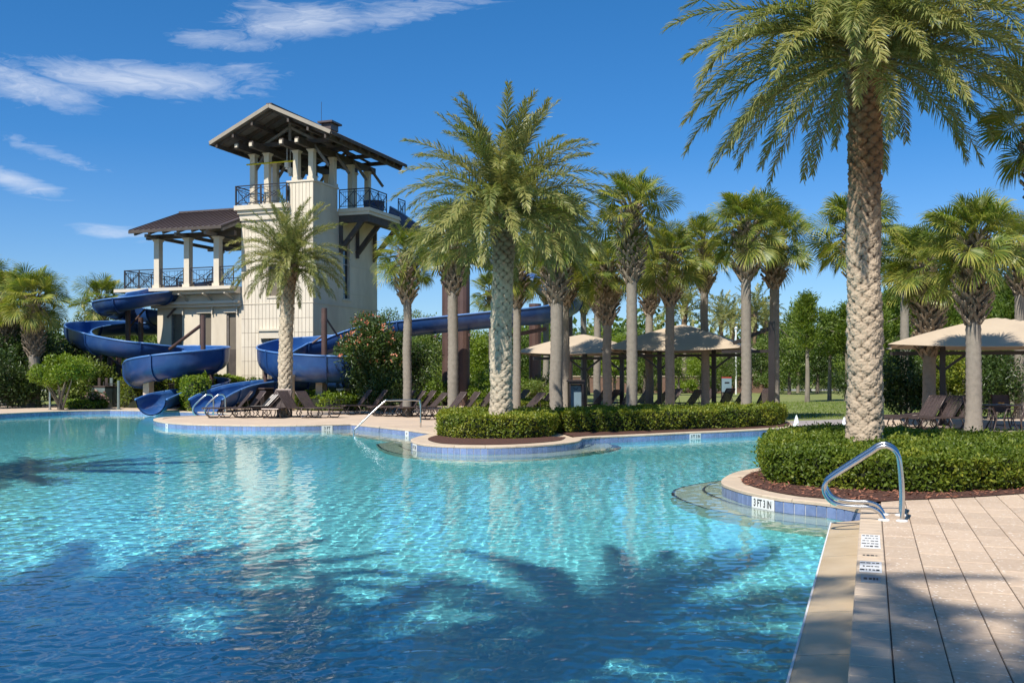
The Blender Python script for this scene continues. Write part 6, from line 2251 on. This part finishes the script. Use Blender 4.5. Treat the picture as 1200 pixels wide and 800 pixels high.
# ============================================================ FENCES
def fence(label, pts, h=1.2, step_=.11, tops=True):
    th = thing('picket_fence', label, 'fence', (0, 0, 0), 0, 'black picket fences')
    for (a, b) in zip(pts[:-1], pts[1:]):
        a, b = Vector((a[0], a[1], 0)), Vector((b[0], b[1], 0))
        t = (b - a); ln_ = t.length; t.normalize()
        for z in (.12, h - .05):
            mb = MB(); mb.beam(a + Vector((0, 0, z)), b + Vector((0, 0, z)), .035, .035); mb.build('rail', M['iron'], th)
        mb = MB()
        q = step_
        while q < ln_:
            p = a + t * q
            mb.beam(p + Vector((0, 0, .12)), p + Vector((0, 0, h - .05)), .018, .018)
            q += step_
        mb.build('pickets', M['iron'], th, kind='stuff')
        n = max(1, round(ln_ / 2.2))
        for k in range(n + 1):
            p = a + t * (ln_ * k / n)
            mb = MB(); mb.box(p + Vector((0, 0, h / 2 + .03)), (.07, .07, h + .06), GRID); mb.build('post', M['iron'], th)


fence('black picket fence behind the slender palm and right slide coil', gp((278, 478), (305, 476.5), (420, 476), (470, 476)))
fence('black picket fence behind the left slide exit', gp((122, 476.6), (150, 476.6), (180, 476.6), (212, 476.8)))
th = thing('gate_post', 'pair of pale grey green gate posts left of the slide fence', 'gate post', (g(121, 476.4).x, g(121, 476.4).y, 0))
for dx in (-.18, .18, .42):
    mb = MB(); mb.box((dx, 0, .72), (.13, .13, 1.44)); mb.build('post', M['greybox'] if dx > .3 else M['frame'], th)
for (px, Y, yt, lab) in ((174, 46.3, 447, 'short white capped concrete pier behind the left slide exit'), (339, 44.5, 441, 'white bollard right of the slender palm trunk'), (376, 45.5, 446, 'pale pier under the right slide coil'), (402, 45.3, 457, 'pale stone pier beside the fence right of the coil')):
    c = at(px, 440, Y); z = at(px, yt, Y).z
    th = thing('pier', lab, 'pier', (c.x, c.y, 0), GRID)
    mb = MB(); mb.box((0, 0, z / 2), (.34, .34, z)); mb.build('shaft', M['coping'], th)
    mb = MB(); mb.box((0, 0, z + .04), (.44, .44, .08)); mb.build('cap', M['trim'], th)
# equipment boxes
for (px, Y, w, h, mat, lab) in ((122, 49.5, .9, 1.0, 'greybox', 'grey green equipment box behind the rose bush'), (307, 45.5, .75, .95, 'greybox', 'dark bin in front of the hedge left of the slender palm')):
    c = at(px, 440, Y)
    th = thing('equipment_box', lab, 'box', (c.x, c.y, -.02), GRID)
    MB().chbox(-w / 2, -w / 2, w / 2, w / 2, 0, h, .05).build('body', M[mat] if px < 200 else M['blackpost'], th)
    MB().chbox(-w / 2 - .03, -w / 2 - .03, w / 2 + .03, w / 2 + .03, h + .002, h + .07, .03).build('lid', M['frame'], th)

# towel cabinet
c = at(674.5, 440, 33.5)
th = thing('towel_cabinet', 'dark framed cabinet with a slate blue panel behind the long hedge', 'cabinet', (c.x, c.y, -.02), R(4))
mb = MB()
mb.box((-.215, 0, .68), (.06, .40, 1.36)); mb.box((.215, 0, .68), (.06, .40, 1.36)); mb.box((0, 0, 1.32), (.368, .40, .08)); mb.box((0, 0, .05), (.368, .40, .10)); mb.box((0, .16, .68), (.368, .06, 1.18))
mb.build('cabinet_frame', M['blackpost'], th)
mb = MB(); mb.lathe((0, 0, 0), [(.01, 0), (.01, .01)], 4)
MB().chbox(-.19, -.02, .19, .12, .11, 1.24, .01).build('panel', M['kiosk'], th)
mb = MB(); mb.tube([(.07 * math.cos(a_) , -.03, 1.16 - .05 * math.sin(a_)) for a_ in np.linspace(0, math.pi, 9)], .01, 5); mb.build('towel_hook', M['iron'], th)
MB().chbox(-.28, -.24, .28, .24, 1.362, 1.43, .03).build('top', M['blackpost'], th)
mb = MB(); mb.box((-.02, -.024, .24), (.06, .006, .10)); mb.build('sticker', M['white'], th)

# information board on the lawn
c = at(851.5, 440, 62)
th = thing('information_board', 'small slate board with a red top edge standing on the lawn', 'sign', (c.x, c.y, -.04), R(6))
for s in (-1, 1):
    mb = MB(); mb.box((s * .3, .05, .8), (.06, .06, 1.6)); mb.build('post', M['blackpost'], th)
mb = MB(); mb.box((0, 0, 1.0), (.62, .05, .85)); mb.build('board', M['kiosk'], th)
mb = MB(); mb.box((0, 0, 1.47), (.62, .06, .07)); mb.build('top_edge', M['red'], th)
mb = MB(); mb.box((.02, -.03, 1.15), (.3, .01, .10)); mb.build('emblem', M['ink'], th)

# bubbling jets at the beach entry
mf, T = newmat('foaming water')
b_ = T.n('ShaderNodeBsdfPrincipled', {'Base Color': (.86, .88, .90, 1), 'Roughness': .3, 'Subsurface Weight': 0.2})
finish(mf, T, b_.outputs[0])
for (px, py, h, lab) in ((933, 508, .52, 'white bubbling water jet at the left side of the beach entry'), (989, 507.5, .46, 'white bubbling water jet beside the big trunk')):
    c = g(px, py)
    rd = random.Random(px)
    th = thing('water_jet', lab, 'water jet', (c.x, c.y, -.02))
    mb = MB()
    n = 16
    for k in range(9):
        pass
    V, F = [], []
    for i in range(8):
        f = i / 7
        for k in range(n):
            a = 2 * math.pi * k / n
            rr_ = (.115 * (1 - f) ** .75 + .006) * (1 + .22 * rd.uniform(-1, 1))
            V.append((rr_ * math.cos(a) + .012 * f, rr_ * math.sin(a), h * f * (1 + .05 * rd.uniform(-1, 1))))
    for i in range(7):
        for k in range(n): F.append((i * n + k, i * n + (k + 1) % n, (i + 1) * n + (k + 1) % n, (i + 1) * n + k))
    mb.add(V, F); mb.build('foam_column', mf, th, smooth=True)
    mb = MB()
    for k in range(26):
        a = rd.uniform(0, 6.28); q = rd.uniform(.08, .17)
        mb.lathe((q * math.cos(a), q * math.sin(a), rd.uniform(0, .16)), [(.003, 0), (.010, .008), (.003, .018)], 5)
    mb.build('droplets', mf, th, kind='stuff')

# ============================================================ FAR GROUND: road, wall, cars, house, lamp
flat('park_road', [[(-200, 104), (260, 104), (260, 112), (-200, 112)]], -.03, M['road'], kind='structure')
flat('lawn_footpath', [[tuple(g(*p))[:2] for p in ((640, 456.5), (900, 455.5), (1250, 456), (1250, 457.6), (900, 457), (640, 458))]], -.036, M['road'], kind='structure')
c = at(700, 440, 92)
th = thing('brick_wall', 'low brown brick wall far behind the loungers', 'wall', (c.x, c.y, -.05))
for row in range(1):
    mb = MB(); mb.box((5.2, 0, .75), (22.5, .35, 1.5)); mb.build('wall_face', M['brick'], th)
mb = MB(); mb.box((5.2, 0, 1.54), (22.7, .5, .08)); mb.build('cap', M['coping'], th)


def car(label, px, Y, mat, ang):
    c = at(px, 440, Y)
    t = thing('parked_car', label, 'car', (c.x, c.y, -.03), ang, 'cars parked beyond the lawn')
    prof_ = [(-2.2, .35), (-2.25, .75), (-1.9, .92), (-1.3, .98), (-.75, 1.42), (.65, 1.45), (1.45, .98), (2.05, .90), (2.22, .62), (2.2, .35)]
    mb = MB(); n = len(prof_)
    V = [(x, -.82 if z < 1 else -.66, z) for x, z in prof_] + [(x, .82 if z < 1 else .66, z) for x, z in prof_]
    mb.add(V, [tuple(range(n)), tuple(range(2 * n - 1, n - 1, -1))] + [(i, i + n, (i + 1) % n + n, (i + 1) % n) for i in range(n)])
    mb.build('body', mat, t)
    for s in (-1, 1):
        mb = MB(); mb.add([(-1.15, s * .79, 1.0), (-.7, s * .70, 1.36), (.6, s * .70, 1.38), (1.25, s * .79, 1.0)], [(0, 1, 2, 3) if s > 0 else (3, 2, 1, 0)]); mb.build('window', M['glass'], t)
        for x in (-1.35, 1.35):
            mb = MB(); mb.tube([(x, s * .68, .33), (x, s * .84, .33)], .33, 14); w = mb.build('wheel', M['ink'], t)


car('dark blue car parked beyond the brick wall', 790, 112, M['navy'], .1)
car('silver car parked beyond the brick wall, left of the blue one', 757, 113, M['kiosk'], .1)
car('white car parked beyond the pine trunks', 1003, 150, M['white'], -.05)
c = at(862.5, 440, 84)
th = thing('lamp_post', 'thin pale lamp post on the lawn behind the hedge palms', 'lamp post', (c.x, c.y, -.04))
mb = MB(); mb.tube([(0, 0, 0), (0, 0, 5.5)], .07, 8); mb.build('pole', M['white'], th)
mb = MB(); mb.lathe((0, 0, 5.5), [(.08, 0), (.14, .06), (.10, .16), (.03, .2)], 12); mb.build('lamp_head', M['white'], th)
c = at(1182, 440, 128)
th = thing('far_house', 'white and red brick house beyond the lawn at the right edge', 'house', (c.x, c.y, -.04), .1)
mb = MB(); mb.box((-1.8, 0, 1.6), (3.4, 6, 3.2)); mb.build('wall', M['white'], th)
mb = MB(); mb.box((2.45, .3, 1.6), (5, 6, 3.2)); mb.build('brick_wing', M['brick'], th)
mb = MB()
mb.add([(-3.8, -3.4, 3.2), (5.4, -3.4, 3.2), (5.4, 3.6, 3.2), (-3.8, 3.6, 3.2), (-2, .1, 5.0), (3.6, .1, 5.0)], [(0, 1, 5, 4), (1, 2, 5), (2, 3, 4, 5), (3, 0, 4)]); mb.build('roof', M['metalroof'], th)
for x in (-2.6, -1.2):
    for z in (1.0, 2.3):
        mb = MB(); mb.box((x, -3.02, z), (.8, .06, .9)); mb.build('window', M['glass'], th)
